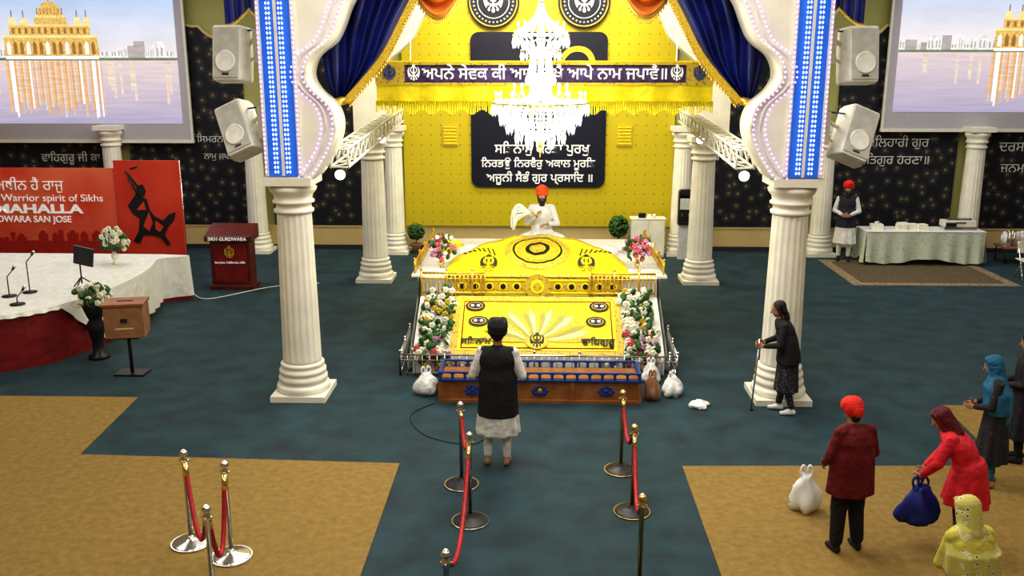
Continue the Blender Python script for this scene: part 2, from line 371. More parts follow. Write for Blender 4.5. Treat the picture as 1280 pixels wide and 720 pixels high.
def screen(x0,x1,z0,name,badge=False):
    e=empty(name,((x0+x1)/2,24.2,z0)); w=(x1-x0)/2
    z1=7.5-z0; b=MB(); b.box(-w,w,0,.05,0,z1,scrframe); b.box(-w-.06,w+.06,-.04,.06,-.08,0,white); b.tube([(-w-.06,0,z1+.04),(w+.06,0,z1+.04)],.06,white)
    b.box(-w-.05,-w,-.02,.05,0,z1,white); b.box(w,w+.05,-.02,.05,0,z1,white)
    for x in (-w+.5,w-.5): b.box(x-.05,x+.05,0,.29,z1-.3,z1-.1,black)
    b.done('panel',e)
    b=MB(); yy=-.012; zi=.42; wi=w-.2; zt=z1-.02; H=zt-zi; rr=random.Random(3)
    def q(xa,xb,za,zb,m,k=0): b.box(xa*wi,xb*wi,yy-.002*k,-.0,zi+za*H,zi+zb*H,m)
    q(-1,1,0,.40,s_wat); q(-1,1,.40,1,s_sky)
    x=-1
    while x<.95:
        ww=rr.uniform(.03,.09); h=rr.uniform(.03,.10); q(x,min(x+ww,1),.40,.41+h,rr.choice([s_bld,s_bld,s_bld2]),1)
        for k in range(2): q(x+ww*(.2+.4*k),x+ww*(.35+.4*k),.42,.43+h*.4,s_bld2,2)
        x+=ww*.95
    q(-1,1,.392,.408,s_tree,2)
    cx=-.02
    q(cx-.30,cx+.42,.40,.535,s_gold,3); q(cx-.31,cx+.43,.53,.545,s_goldl,4); q(cx-.25,cx+.37,.545,.60,s_gold,3); q(cx-.26,cx+.38,.60,.61,s_goldl,4); q(cx-.05,cx+.2,.61,.65,s_gold,3)
    q(cx-.30,cx+.42,.40,.42,s_wh,4)
    for k in range(14):
        a=cx-.28+.05*k
        pts=[(a*wi,zi+.43*H),((a+.028)*wi,zi+.43*H),((a+.028)*wi,zi+.49*H),((a+.014)*wi,zi+.51*H),(a*wi,zi+.49*H)]; b.prism(pts,'y',yy-.009,0,s_goldd if k%3 else s_wh)
    for k in range(12): q(cx-.23+.05*k,cx-.21+.05*k,.555,.59,s_goldd,4)
    def dome(dx,z,r,h):
        pts=[((cx+dx+r*math.cos(a))*wi,zi+(z+h*math.sin(a)**.8)*H) for a in [pi*i/14 for i in range(15)]]
        b.prism(pts,'y',yy-.008,0,s_goldl if r<.05 else s_gold); b.box((cx+dx-.004)*wi,(cx+dx+.004)*wi,yy-.008,0,zi+(z+h)*H,zi+(z+h+.04)*H,s_goldd)
    dome(.075,.65,.09,.10)
    for dx in (-.22,-.13,.28,.35): dome(dx,.61,.028,.045)
    for k in range(8): dome(-.02+.027*k,.65,.012,.018)
    for k in range(46):
        a=cx-.31+.0163*k; q(a,a+rr.uniform(.008,.017),rr.uniform(.03,.14),.392,s_p[k%3] if rr.random()<.85 else s_wh,1)
    for k in range(16): a=rr.choice([rr.uniform(-.95,-.35),rr.uniform(.45,.95)]); q(a,a+.02,rr.uniform(.1,.28),.39,s_p[2],1)
    b.done('projected_image',e)
    if badge:
        b=MB(); b.prism([(-w+2.0+.19*math.cos(a),3.28+.12*math.sin(a)) for a in [2*pi*i/20 for i in range(20)]],'y',-.03,0,s_red); b.done('notification_badge',e)
        text('99+',(-w+2.0,-.04,3.28),wtxt,w=.26,parent=e,name='badge_text')
screen(-16.3,-9.12,2.95,'projection_screen'); screen(8.85,16.2,3.28,'projection_screen.001',True)
# ------------------------------------------------------------------ scripture plaque + emblems
e=empty('scripture_plaque',(0,YW-.105,1.72))
def rrect(x0,x1,z0,z1,r,n=6):
    out=[]
    for cx,cz,a0 in ((x1-r,z0+r,-pi/2),(x1-r,z1-r,0),(x0+r,z1-r,pi/2),(x0+r,z0+r,pi)):
        for k in range(n+1): a=a0+pi/2*k/n; out.append((cx+r*math.cos(a),cz+r*math.sin(a)))
    return out
b=MB(); b.prism(rrect(-1.76,1.76,0,3.97,.22),'y',-.06,0,plaqm); b.done('board',e)
text('ਸਤਿਨਾਮੁ ਕਰਤਾ ਪੁਰਖੁ',(.1,-.07,1.0),wtxt,w=2.5,parent=e,name='verse_line_1',bold=.004)
text('ਨਿਰਭਉ ਨਿਰਵੈਰੁ ਅਕਾਲ ਮੂਰਤਿ',(0,-.07,.62),wtxt,w=3.0,parent=e,name='verse_line_2',bold=.004)
text('ਅਜੂਨੀ ਸੈਭੰ ਗੁਰ ਪ੍ਰਸਾਦਿ ॥',(.05,-.07,.24),wtxt,w=2.8,parent=e,name='verse_line_3',bold=.004)
text('ੴ',(0,-.07,2.55),gtxt,w=2.7,parent=e,name='ik_onkar')
for i,x in enumerate((-1.16,1.14)):
    e=empty('khanda_roundel'+('' if i==0 else '.001'),(x,YW-.15,6.42)); b=MB()
    R=Matrix.Rotation(pi/2,4,'X')
    b.lathe([(.66,-.045),(.66,.05)],plaqm,n=40,R=R); b.tube([(.6*math.cos(a),-.06,.6*math.sin(a)) for a in [2*pi*k/40 for k in range(40)]],.02,goldm,closed=True)
    for k in range(32): a=2*pi*k/32; b.octa((.5*math.cos(a),-.06,.5*math.sin(a)),.03,.03,wtxd)
    b.tube([(.4*math.cos(a),-.06,.4*math.sin(a)) for a in [2*pi*k/40 for k in range(40)]],.012,wtxd,closed=True)
    b.done('disc',e); text('☬',(0,-.07,0),wtxd,w=.5,parent=e,name='khanda')
for i,x in enumerate((-2.31,2.25)):
    b=MB(); b.box(-.2,.2,-.03,0,-.28,.28,goldc)
    for k in range(6): b.box(-.17,.17,-.045,-.02,-.23+.085*k,-.2+.085*k,ylw)
    b.done('wall_vent'+('' if i==0 else '.001'),loc=(x,YW-.1,3.08))
# ------------------------------------------------------------------ canopy
e=empty('ceremonial_canopy',(0,15.5,0))
b=MB(); x0,x1=-2.68,2.85
def val(xa,ya,xb,yb,z0,z1,m,amp=.02,k=60):
    d=V((xb-xa,yb-ya,0)); n=V((-d.y,d.x,0)).normalized()
    b.grid(lambda u,v:V((xa,ya,0))+d*u+n*(amp*math.sin(u*k)*v)+V((0,0,z1+(z0-z1)*v)),90,6,m)
val(x0,0,x1,0,4.22,4.93,ylw,.03); val(x0,3.6,x0,0,4.22,4.93,ylw,.03,40); val(x1,0,x1,3.6,4.22,4.93,ylw,.03,40); val(x0,3.6,x1,3.6,4.22,4.93,ylw,.03)
def val2(z0,z1,m,xa,xb,y=-.05): b.box(xa,xb,y,y+.02,z0,z1,m)
val2(4.60,4.88,bandp,-2.2,2.4); val2(4.86,4.92,darkgold,x0,x1); val2(4.56,4.61,darkgold,x0,x1)
val2(4.61,4.86,darkgold,x0+.0,-2.2,-.045); val2(4.61,4.86,darkgold,2.4,x1,-.045)
for k in range(150):
    x=x0+(x1-x0)*k/149; b.tube([(x,-.03,4.3),(x+random.uniform(-.01,.01),-.05,4.12+.04*math.sin(k*.7))],.014,ylwf,n=4)
b.box(x0,x1,0,3.6,4.9,4.95,ylw)
for x in (x0+.1,x1-.1):
    for y in (.1,3.5): b.tube([(x,y,4.93),(x,y,7.6)],.012,chrome,n=6)
b.done('cloth',e,recalc=False)
text('ਅਪਨੇ ਸੇਵਕ ਕੀ ਆਪੇ ਰਾਖੈ ਆਪੇ ਨਾਮ ਜਪਾਵੈ॥',(.1,-.06,4.735),wtxt,w=4.0,parent=e,name='verse',bold=.004)
for x in (-2.05,2.25): text('☬',(x,-.06,4.735),wtxt,w=.2,parent=e,name='khanda')
for x in (-2.45,2.62): text('☬',(x,-.06,4.735),bluep,w=.2,parent=e,name='khanda')
# ------------------------------------------------------------------ chandelier
b=MB(); cxh,cyh=.03,14.3
def ring(r,z,m=chrome,t=.012): b.tube([(cxh+r*math.cos(a),cyh+r*math.sin(a),z) for a in [2*pi*k/32 for k in range(32)]],t,m,n=6,closed=True)
b.tube([(cxh,cyh,3.75),(cxh,cyh,7.6)],.02,chrome); b.lathe([(.12,7.5),(.14,7.6)],chrome,c=(cxh,cyh))
for r,z in ((.18,6.2),(.42,5.32),(.30,5.1),(.16,5.0),(.22,4.75),(.74,4.32),(.62,4.18),(.52,4.05),(.38,3.92),(.2,3.8)): ring(r,z)
def strands(r0,z0,r1,z1,n,cnt,sag=0,s=.016):
    for k in range(n):
        a=2*pi*k/n
        for j in range(cnt):
            t=(j+.5)/cnt; r=r0+(r1-r0)*t-sag*math.sin(pi*t)*abs(r1-r0); z=z0+(z1-z0)*t-sag*.3*math.sin(pi*t)
            b.octa((cxh+r*math.cos(a),cyh+r*math.sin(a),z),s,s*1.5,cryst)
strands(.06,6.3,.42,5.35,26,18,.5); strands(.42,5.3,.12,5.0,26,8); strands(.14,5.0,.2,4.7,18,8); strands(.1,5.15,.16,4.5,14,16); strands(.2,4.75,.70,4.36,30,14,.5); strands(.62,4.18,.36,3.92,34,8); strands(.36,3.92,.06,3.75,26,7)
def drops(r,z,n,L,s=.02):
    for k in range(n): a=2*pi*k/n; b.octa((cxh+r*math.cos(a),cyh+r*math.sin(a),z-L),s,L,cryst)
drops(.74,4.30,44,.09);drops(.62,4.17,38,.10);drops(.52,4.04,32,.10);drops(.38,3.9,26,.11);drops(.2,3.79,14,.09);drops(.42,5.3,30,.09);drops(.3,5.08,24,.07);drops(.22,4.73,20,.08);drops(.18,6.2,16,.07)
for R_,z,n in ((.68,4.40,14),(.40,4.52,8),(.34,5.42,8)):
    for k in range(n):
        a=2*pi*k/n; c=V((cxh+R_*math.cos(a),cyh+R_*math.sin(a),z))
        b.tube([V((cxh,cyh,z-.15)),V((cxh+R_*.5*math.cos(a),cyh+R_*.5*math.sin(a),z-.2)),c+V((0,0,-.06))],.008,chrome,n=5)
        b.lathe([(.012,0),(.035,.01),(.04,.02)],cryst,n=10,R=Matrix.Translation(c+V((0,0,-.07)))); b.tube([c+V((0,0,-.05)),c+V((0,0,.03))],.012,wflow,n=6); b.ell(c+V((0,0,.06)),(.016,.016,.035),bulb,seg=8,rg=6)
b.ell((cxh,cyh,3.68),(.05,.05,.07),goldm); b.tube([(cxh,cyh,3.62),(cxh,cyh,3.5)],[.03,.005],goldm)
b.done('crystal_chandelier',recalc=False)
# ------------------------------------------------------------------ dais
e=empty('sikh_altar_dais',(0,14.2,0))
b=MB()
prof=[(0,0),(0,.30),(1.2,.98),(1.28,.98),(1.28,1.3),(4.85,1.3),(4.9,0)]
b.prism(prof,'x',-2.02,2.06,wcloth)
for x,s in ((-2.05,-1),(2.09,1)):
    def sidef(u,v,x=x,s=s):
        y=u*4.9; zt=1.31 if y>1.28 else .30+.68*min(1,y/1.2)
        return V((x+s*(.03+.03*math.sin(u*70))*v+s*.02,y,zt*(1-v)))
    b.grid(sidef,120,5,wcloth)
b.box(-2.2,2.25,1.4,4.85,1.28,1.32,wcloth)
b.done('platform',e,recalc=True)
def S(u,v,o=.0):
    y=.0+1.2*v; z=.30+.68*v; n=V((0,-.68,1.2)).normalized(); return V((u,y,z))+n*o
b=MB()
b.grid(lambda a,c:S(-1.42+2.84*a,c,.025),20,8,darkgold)
b.grid(lambda a,c:S(-1.30+2.6*a,.07+.86*c,.032),20,8,ylw)
b.grid(lambda a,c:S(-1.25+2.5*a,.10+.02*c,.036),20,1,maroon); b.grid(lambda a,c:S(-1.25+2.5*a,.885+.02*c,.036),20,1,maroon)
for x in (-1.25,1.23): b.grid(lambda a,c,x=x:S(x+.02*a,.10+.8*c,.036),1,8,maroon)
pal=[goldc,M('pale_yellow_applique',(.90,.80,.28),.5),M('green_gold_applique',(.32,.30,.05),.5)]
for i in range(19):
    a=math.radians(6+168*i/18); L=.66+.22*abs(math.cos(a))
    d=V((math.cos(a)*1.3,math.sin(a)*1.0)); n=V((-d.y,d.x)).normalized(); pts=[]
    for t,w in ((.15,.01),(.4,.035),(.75,.055),(1,.0),(.75,-.055),(.4,-.035)):
        pts.append(V((0,.2))+d*(t*L*.82)+n*w)
    vs=[b.bm.verts.new(S(q.x,max(.12,min(q.y,.88)),.042+.0005*i)) for q in pts]; b.face(vs,pal[i%3])
def disc(cx,cv,rx,rv,m,o,n=20,fn=S):
    b.face([b.bm.verts.new(fn(cx+rx*math.cos(2*pi*k/n),cv+rv*math.sin(2*pi*k/n),o)) for k in range(n)],m)
for x in (-1,1):
    for cv,xx in ((.80,1.05),(.54,.98)):
        disc(x*xx,cv,.17,.085,black,.06); disc(x*xx,cv,.13,.06,goldc,.063); disc(x*xx,cv,.115,.05,black,.066); disc(x*xx-.05,cv,.03,.02,wtxt,.069); disc(x*xx+.05,cv,.03,.02,wtxt,.069)
disc(0,.2,.19,.12,darkgold,.06); disc(0,.2,.15,.095,ylw,.063)
b.box(-1.45,1.45,1.24,1.28,1.0,1.32,darkgold); b.box(-1.4,1.4,1.23,1.28,1.04,1.07,ylw); b.box(-1.4,1.4,1.23,1.28,1.26,1.29,ylw)
for k in range(12):
    x=-1.3+2.6*k/11; b.lathe([(.075,0),(.075,.012)],ylw,n=14,R=Matrix.Translation((x,1.235,1.165))@Matrix.Rotation(pi/2,4,'X')); b.lathe([(.05,.01),(.05,.02)],black,n=10,R=Matrix.Translation((x,1.235,1.165))@Matrix.Rotation(pi/2,4,'X'))
R=Matrix.Translation((0,1.225,1.17))@Matrix.Rotation(pi/2,4,'X'); b.lathe([(.22,0),(.22,.02)],darkgold,n=28,R=R); b.lathe([(.12,.02),(.12,.03)],ylw,n=28,R=R); b.lathe([(.07,.03),(.07,.04)],darkgold,n=20,R=R)
def mound(u,v,o=0):
    k=min(1,max(0,v)); g=math.sin(k*pi/2)
    h=.53*max(0,math.cos(pi/2*min(1,abs(u)/1.62)))**.75
    y=1.25+1.15*k; z=1.33+h*g+.015*math.sin(u*11)*k+.006*math.sin(u*40)
    return V((u,y-.02-o*.8,z+o*.7))
b.grid(lambda a,c:mound(-1.6+3.2*a,c),60,14,ylw)
b.grid(lambda a,c:mound(-1.6+3.2*a,.04*c,.01),40,1,darkgold)
b.grid(lambda a,c:mound(-1.2+2.4*a,.94+.06*c,.01),40,1,darkgold)
def mring(cx,cv,rx,rv,m,o,n=28):
    def f(a,r): return mound(cx+rx*r*math.cos(a),cv+rv*r*math.sin(a),o)
    for k in range(n):
        a0,a1=2*pi*k/n,2*pi*(k+1)/n
        for r0,r1,mm in ((.0,.2,darkgold),(.24,.36,btxt),(.42,.62,m),(.68,.74,btxt),(.8,.98,darkgold)):
            vs=[b.bm.verts.new(f(a0,r0)),b.bm.verts.new(f(a0,r1)),b.bm.verts.new(f(a1,r1))]
            if r0>0: vs.append(b.bm.verts.new(f(a1,r0)))
            b.face(vs,mm)
mring(0,.52,.60,.40,goldc,.015)
for sx in (-1,1):
    for t in range(7):
        b.tube([mound(sx*(.75+.09*t),.45+.07*t,.02),mound(sx*(.80+.09*t),.62+.05*t,.02)],.012,btxt,n=5)
b.grid(lambda a,c:V((-1.6+3.2*a,2.4+.25*c,mound(-1.6+3.2*a,1).z*(1-c)+1.3*c)),40,4,ylw)
b.done('rumala_cloths',e,recalc=False)
sl=math.atan2(.68,1.2)
text('ਸਤਿਨਾਮ',tuple(S(-1.0,.2,.06)),btxt,w=.5,rot=(sl,0,0),parent=e,name='lettering_left',bold=.008)
text('ਵਾਹਿਗੁਰੂ',tuple(S(1.0,.2,.06)),btxt,w=.55,rot=(sl,0,0),parent=e,name='lettering_right',bold=.008)
text('☬',tuple(S(0,.2,.075)),btxt,w=.24,rot=(sl,0,0),parent=e,name='khanda_front')
for x in (-.85,.85): text('☬',tuple(mound(x,.22,.06)),btxt,w=.3,rot=(math.radians(40),0,0),parent=e,name='khanda_mound',bold=.006)
b=MB()
b.ell((-1.2,3.0,1.42),(.35,.25,.13),wcloth); b.ell((1.2,3.0,1.42),(.35,.25,.13),wcloth); b.ell((0,3.75,1.40),(.6,.45,.12),wcloth)
b.ell((-1.75,3.6,1.42),(.3,.22,.12),ylw); b.ell((1.75,3.6,1.4),(.3,.22,.12),wcloth)
b.done('cushions',e)
b=MB()
def rail(p,q,z0,h,m,sp=.12,r=.01):
    p=V((*p,z0));q=V((*q,z0))
    b.tube([p+V((0,0,h)),q+V((0,0,h))],r*1.6,m,n=6); b.tube([p+V((0,0,.05)),q+V((0,0,.05))],r*1.2,m,n=6); b.tube([p+V((0,0,h*.75)),q+V((0,0,h*.75))],r,m,n=6)
    n=max(1,int((q-p).length/sp))
    for k in range(n+1):
        c=p.lerp(q,k/n); big=k%6==0; b.tube([c,c+V((0,0,h+(.05 if big else 0)))],r*(1.6 if big else .8),m,n=6)
        if big: b.ell(c+V((0,0,h+.06)),(.028,.028,.028),m,seg=8,rg=6)
rail((-2.2,-.15),(2.24,-.15),0,.36,chrome); rail((-2.2,-.15),(-2.25,1.4),0,.36,chrome); rail((2.24,-.15),(2.3,1.4),0,.36,chrome)
rail((-2.0,1.22),(-.9,1.22),1.0,.40,goldm,.07,.013); rail((.9,1.22),(2.02,1.22),1.0,.40,goldm,.07,.013)
rail((-2.15,1.5),(-2.15,4.7),1.32,.2,goldm,.12); rail((2.2,1.5),(2.2,4.7),1.32,.2,goldm,.12)
b.done('railings',e)
def bouquet(b,c,r,n,mats,fs=.05,leaf=.6):
    c=V(c)
    for k in range(n):
        d=V((random.gauss(0,1),random.gauss(0,1),random.gauss(0,1))).normalized(); rr=random.uniform(.55,1)
        p=c+V((d.x*r[0],d.y*r[1],d.z*r[2]))*rr
        if random.random()<leaf:
            b.ell(p,(fs*.9,fs*.35,fs*1.3),green,R=Euler((random.uniform(-1,1),random.uniform(-1,1),random.uniform(0,6))).to_matrix(),seg=6,rg=4)
        else:
            m=random.choice(mats)
            for t in range(5):
                a=t*2*pi/5; b.ell(p+V((fs*.5*math.cos(a),-.01,fs*.5*math.sin(a))),(fs*.5,fs*.3,fs*.5),m,seg=6,rg=4)
            b.ell(p+V((0,-fs*.3,0)),(fs*.2,)*3,goldm,seg=6,rg=4)
b=MB()
for sx in (-1,1):
    for t in range(9):
        v=t/8; c=S(sx*(1.72-.06*v),v,.06); bouquet(b,(c.x,c.y,c.z),(.31,.12,.15),28,[wflow,wflow,wflow,wflow,pflow if t<3 else wflow,vflow if t<4 else goldc],fs=.058,leaf=.42)
    bouquet(b,(sx*1.66,-.05,.22),(.3,.1,.15),30,[pflow,vflow,wflow,goldc],fs=.045)
    bouquet(b,(sx*1.2,-.05,.18),(.15,.06,.1),10,[pflow,wflow],fs=.04)
b.done('flower_garlands',e,recalc=False)
def vase(name,loc,h,pm,mats,fr,n,fs):
    b=MB(); b.lathe([(.06*h/.5,0),(.07*h/.5,.02),(.03*h/.5,.06*h/.5),(.07*h/.5,.3*h),(.085*h/.5,.42*h),(.04*h/.5,.55*h),(.06*h/.5,.6*h)],pm,n=18)
    bouquet(b,(0,0,h*.6+fr*.8),(fr,fr,fr*.85),n,mats,fs=fs,leaf=.4); return b.done(name,loc=loc,recalc=False)
vase('flower_vase',(-1.72,16.15,1.322),.3,brass,[pflow,pflow,wflow,vflow],.27,90,.045)
vase('flower_vase.001',(1.78,16.15,1.322),.3,brass,[pflow,pflow,wflow,vflow],.27,90,.045)
vase('flower_vase.002',(-8.55,18.0,.958),.42,wflow,[wflow,orange,wflow],.3,80,.06)
# ------------------------------------------------------------------ offering bench
b=MB(); X0,X1=-1.43,1.52; Y0,Y1=12.9,13.45
b.box(X0,X1,Y0,Y1,.04,.34,wood); b.box(X0-.03,X1+.03,Y0-.03,Y1+.03,0,.05,wood); b.box(X0-.03,X1+.03,Y0-.03,Y1+.03,.335,.365,bluep)
b.box(X0+.02,X1-.02,Y0+.02,Y1-.02,.36,.375,wood)
for y in (Y0-.01,Y1+.01):
    b.box(X0-.02,X1+.02,y-.02,y+.02,.455,.48,bluep); n=16
    for k in range(n+1):
        x=X0+(X1-X0)*k/n; b.box(x-.02,x+.02,y-.015,y+.015,.36,.465,bluep)
        if k<n:
            xm=x+(X1-X0)/n/2; pts=[(x,.465),(x,.42)]+[(xm+(X1-X0)/n/2*math.cos(a),.41+.045*math.sin(a)) for a in [pi-pi*i/8 for i in range(9)]]+[(x+(X1-X0)/n,.465)]
            b.prism(pts,'y',y-.01,y+.01,bluep)
for x in (X0,X1): b.box(x-.02,x+.02,Y0,Y1,.36,.48,bluep)
for x in (X0,X0+.98,X0+1.96,X1): b.box(x-.03,x+.03,Y0-.02,Y0,.05,.335,wood)
for x in (-.95,.05,1.03):
    for k in range(8):
        a=2*pi*k/8; b.ell((x+.09*math.cos(a),Y0-.012,.19+.06*math.sin(a)),(.035,.008,.03),bluep,seg=8,rg=4)
    b.ell((x,Y0-.015,.19),(.04,.012,.04),goldm if x==.05 else bluep,seg=8,rg=4)
b.done('wooden_offering_bench',bevel=.005)
# ------------------------------------------------------------------ bags
def bag(name,loc,r,m,seed=1,handles=True,rot=0):
    b=MB(); n=28; rings=[]; off=V((seed*7.3,seed*3.1,0))
    prof=[(.5,0),(.86,.02),(1.0,.16),(1.02,.34),(.93,.52),(.78,.68),(.56,.82),(.40,.92),(.36,1.0)]
    for k,z in prof:
        ring=[]
        for i in range(n):
            a=2*pi*i/n; d=V((math.cos(a),math.sin(a),z*1.5)); q=1+(.34*noise.noise(d*1.6+off)+.2*noise.noise(d*4+off))*(1 if z>0 else .6)
            sq=1+.1*math.cos(4*a)
            ring.append(b.bm.verts.new((r[0]*k*math.cos(a)*q*sq,r[1]*k*math.sin(a)*q*sq,max(0,r[2]*(z+.08*noise.noise(d*3-off)*(z>.1))))))
        rings.append(ring)
    for p,q in zip(rings,rings[1:]):
        for i in range(n): b.face([p[i],p[(i+1)%n],q[(i+1)%n],q[i]],m,True)
    b.face(rings[0][::-1],m); b.face(rings[-1],m)
    if handles:
        for s in (-1,1):
            pts=spline([(s*r[0]*.30,0,r[2]*.9),(s*r[0]*.42,.01,r[2]*1.12),(s*r[0]*.2,.02,r[2]*1.25),(s*r[0]*.02,.02,r[2]*.95)],4); b.tube(pts,.014,m,n=6)
    o=b.done(name,loc=loc); o.rotation_euler=(0,0,rot); return o
bag('plastic_bag',(-1.68,13.25,0),(.17,.15,.34),plastic,1,rot=.4); bag('plastic_bag.001',(2.06,13.3,0),(.18,.15,.30),plastic,2,rot=1); bag('plastic_bag.002',(2.38,12.8,0),(.16,.12,.10),plastic,3,False,.5)
bag('plastic_bag.003',(1.80,13.85,0),(.13,.11,.32),plastic,5); bag('brown_handbag',(1.73,13.1,0),(.11,.13,.36),lwood,4)
bag('plastic_bag.004',(3.03,9.6,.008),(.155,.13,.42),Mpat('printed_plastic',(.75,.75,.74),(.1,.15,.1),9,.12,.35,'RING'),6)
# ------------------------------------------------------------------ stanchions + ropes
ctr=[0]
def stanchion(x,y,pm,bm_):
    b=MB(); b.lathe([(.19,0),(.195,.012),(.17,.03),(.06,.05),(.03,.07),(.022,.09)],bm_,n=32); b.lathe([(.197,0),(.2,.01),(.197,.018)],pm,n=32)
    b.lathe([(.022,.08),(.022,.86),(.034,.87),(.034,.91),(.022,.92),(.022,.93),(.04,.945),(.042,.965),(.03,.985),(.012,1.0)],pm,n=18)
    for a in (0,pi/2,pi,3*pi/2): b.tube([(0,0,.89),(.05*math.cos(a),.05*math.sin(a),.89)],.008,pm,n=6)
    n='rope_stanchion'+('' if ctr[0]==0 else '.%03d'%ctr[0]); ctr[0]+=1; o=b.done(n,loc=(x,y,.008 if abs(x)>1.8 else 0)); o.scale=(1.05,1.05,1.06); return o
L=[(-3.61,8.65),(-3.10,8.39),(-2.95,7.45)]; C=[(-.89,10.13),(-.72,9.22),(-.73,6.75)]; Rr=[(1.05,10.58),(1.08,9.49),(.98,7.8)]
for p in L: stanchion(*p,chrome,chrome)
for p in C+Rr: stanchion(*p,brass if p in Rr else chrome,black)
def rope(p,q,sag,name):
    b=MB(); P=V((*p,.94));Q=V((*q,.94)); d=(Q-P).normalized(); P+=d*.05; Q-=d*.05
    pts=[P.lerp(Q,t/16)+V((0,0,-sag*4*(t/16)*(1-t/16))) for t in range(17)]
    b.tube(pts,.024,redrope,n=10); b.tube(pts[:2],.028,brass); b.tube(pts[-2:],.028,brass); b.done(name)
rope(L[0],L[2],.5,'velvet_rope'); rope(L[1],L[2],.62,'velvet_rope.001'); rope(C[0],C[1],.25,'velvet_rope.002'); rope(C[1],C[2],.5,'velvet_rope.003'); rope(Rr[0],Rr[1],.3,'velvet_rope.004'); rope(Rr[1],Rr[2],.4,'velvet_rope.005')
# ------------------------------------------------------------------ stage
e=empty('raised_stage',(0,0,0)); b=MB()
pl=[(-16.5,13.75),(-9.8,13.75),(-9.1,13.85),(-8.6,14.1),(-8.2,14.5),(-7.95,15.0),(-7.75,15.7),(-7.65,16.6),(-7.7,17.6),(-7.9,18.5),(-8.0,19.0),(-16.5,19.0)]
sm=[(p.x,p.y) for p in spline([V((a,c,0)) for a,c in pl],4)]
b.prism(sm,'z',0,.93,maroon)
b.done('base',e)
b=MB(); b.prism(sm,'z',.93,.955,wcloth)
def ov(u,v):
    n=len(sm)-1; i=min(int(u*n),n-1); t=u*n-i; x=sm[i][0]*(1-t)+sm[i+1][0]*t; y=sm[i][1]*(1-t)+sm[i+1][1]*t
    drop=.06 if u<.42 else .06+.8*min(1,(u-.42)/.12)
    k=.02+.03*v*(1+math.sin(u*160))
    dx,dy=(x+12.5),(y-17.2); l=math.hypot(dx,dy) or 1
    return V((x+dx/l*k,y+dy/l*k,.955-drop*v))
b.grid(ov,160,4,wcloth); b.done('white_cover',e)
e=empty('event_backdrop_banner',(0,21.0,0)); b=MB()
b.box(-15.6,-9.80,0,.04,.1,2.56,redban); b.box(-9.78,-8.26,-.03,.02,.0,2.74,redban2)
for x in (-15.6,-9.8): b.tube([(x,.06,0),(x,.06,2.56)],.02,chrome)
for x in (-9.78,-8.26): b.tube([(x,.04,0),(x,.04,2.74)],.015,chrome)
b.box(-15.6,-9.8,-.005,0,.1,.85,dred)
x=-15.4; rr=random.Random(5)
while x<-10.1:
    w=rr.uniform(.08,.28); h=rr.uniform(.0,.2); b.box(x,x+w,-.006,0,.8,.85+h,dred)
    if rr.random()<.4: b.prism([(x+w/2+.07*math.cos(a),.85+h+.08*math.sin(a)) for a in [pi*i/8 for i in range(9)]],'y',-.006,0,dred)
    x+=w+rr.uniform(0,.12)
def blob(pts,m=btxt): b.prism([(-9.02+p[0],p[1]) for p in pts],'y',-.045,-.03,m)
b.tube([(-9.44,-.04,2.35),(-9.32,-.04,2.1),(-9.22,-.04,1.9)],.03,btxt,n=6); b.tube([(-9.5,-.04,2.5),(-9.25,-.04,2.15)],.02,btxt,n=6); b.tube([(-9.38,-.04,2.55),(-9.22,-.04,2.6)],.02,btxt,n=6)
blob([(-.5,1.7),(-.3,1.95),(-.05,1.85),(.0,1.6),(.1,1.45),(.3,1.35),(.45,1.5),(.6,1.55),(.55,1.35),(.4,1.2),(.3,1.0),(.42,.8),(.35,.75),(.2,.95),(0,1.0),(-.2,1.0),(-.3,.8),(-.45,.85),(-.3,1.1),(-.25,1.4),(-.4,1.5)])
blob([(-.3,1.95),(-.25,2.15),(-.12,2.2),(-.05,2.05),(-.1,1.9)])
def blob2(pts): b.prism([(-9.02+p[0],p[1]) for p in pts],'y',-.052,-.04,redban2)
blob2([(-.18,1.22),(-.02,1.55),(.05,1.3),(-.05,1.1)]); blob2([(-.3,1.6),(-.12,1.8),(-.08,1.6)]); blob2([(.12,1.35),(.3,1.2),(.2,1.08),(.1,1.15)])
b.done('panels',e)
text('ਤੇਰੇ ਅਧੀਨ ਹੈ ਰਾਜੁ',(-12.05,-.02,2.15),wtxt,w=2.1,parent=e,name='line_1'); text('Warrior spirit of Sikhs',(-11.3,-.02,1.86),wtxt,w=2.4,parent=e,name='line_2',sq=.9)
text('SHER-E-MAHALLA',(-12.45,-.02,1.60),wtxt,w=3.7,parent=e,name='line_3',bold=.01,sq=.62); text('SIKH GURDWARA SAN JOSE',(-12.25,-.02,1.36),wtxt,w=2.7,parent=e,name='line_4',bold=.004)
e=empty('wooden_lectern',(-6.81,19.8,0)); b=MB()
b.box(-.44,.44,-.02,.42,.0,1.12,mah); b.box(-.5,.5,-.06,.46,0,.1,mah)
b.prism([(-.12,1.1),(.5,1.1),(.5,1.42),(-.12,1.22)],'x',-.52,.52,mah); b.box(-.36,.36,-.035,-.0,.16,1.02,maroon)
b.done('body',e,bevel=.015); text('SIKH GURDWARA',(0,-.14,1.16),wtxt,w=.85,parent=e,name='title',bold=.004); text('San Jose, California, USA',(0,-.05,.62),wtxt,w=.68,parent=e,name='subtitle',bold=.004); text('☬',(0,-.05,.83),goldm,w=.22,parent=e,name='khanda')
e=empty('donation_box_stand',(-6.58,14.05,0)); b=MB()
b.box(-.24,.24,-.16,.16,0,.03,black); b.tube([(0,0,.03),(0,0,.66)],.03,black); b.box(-.2,.2,-.13,.13,.62,.66,black); b.done('stand',e)
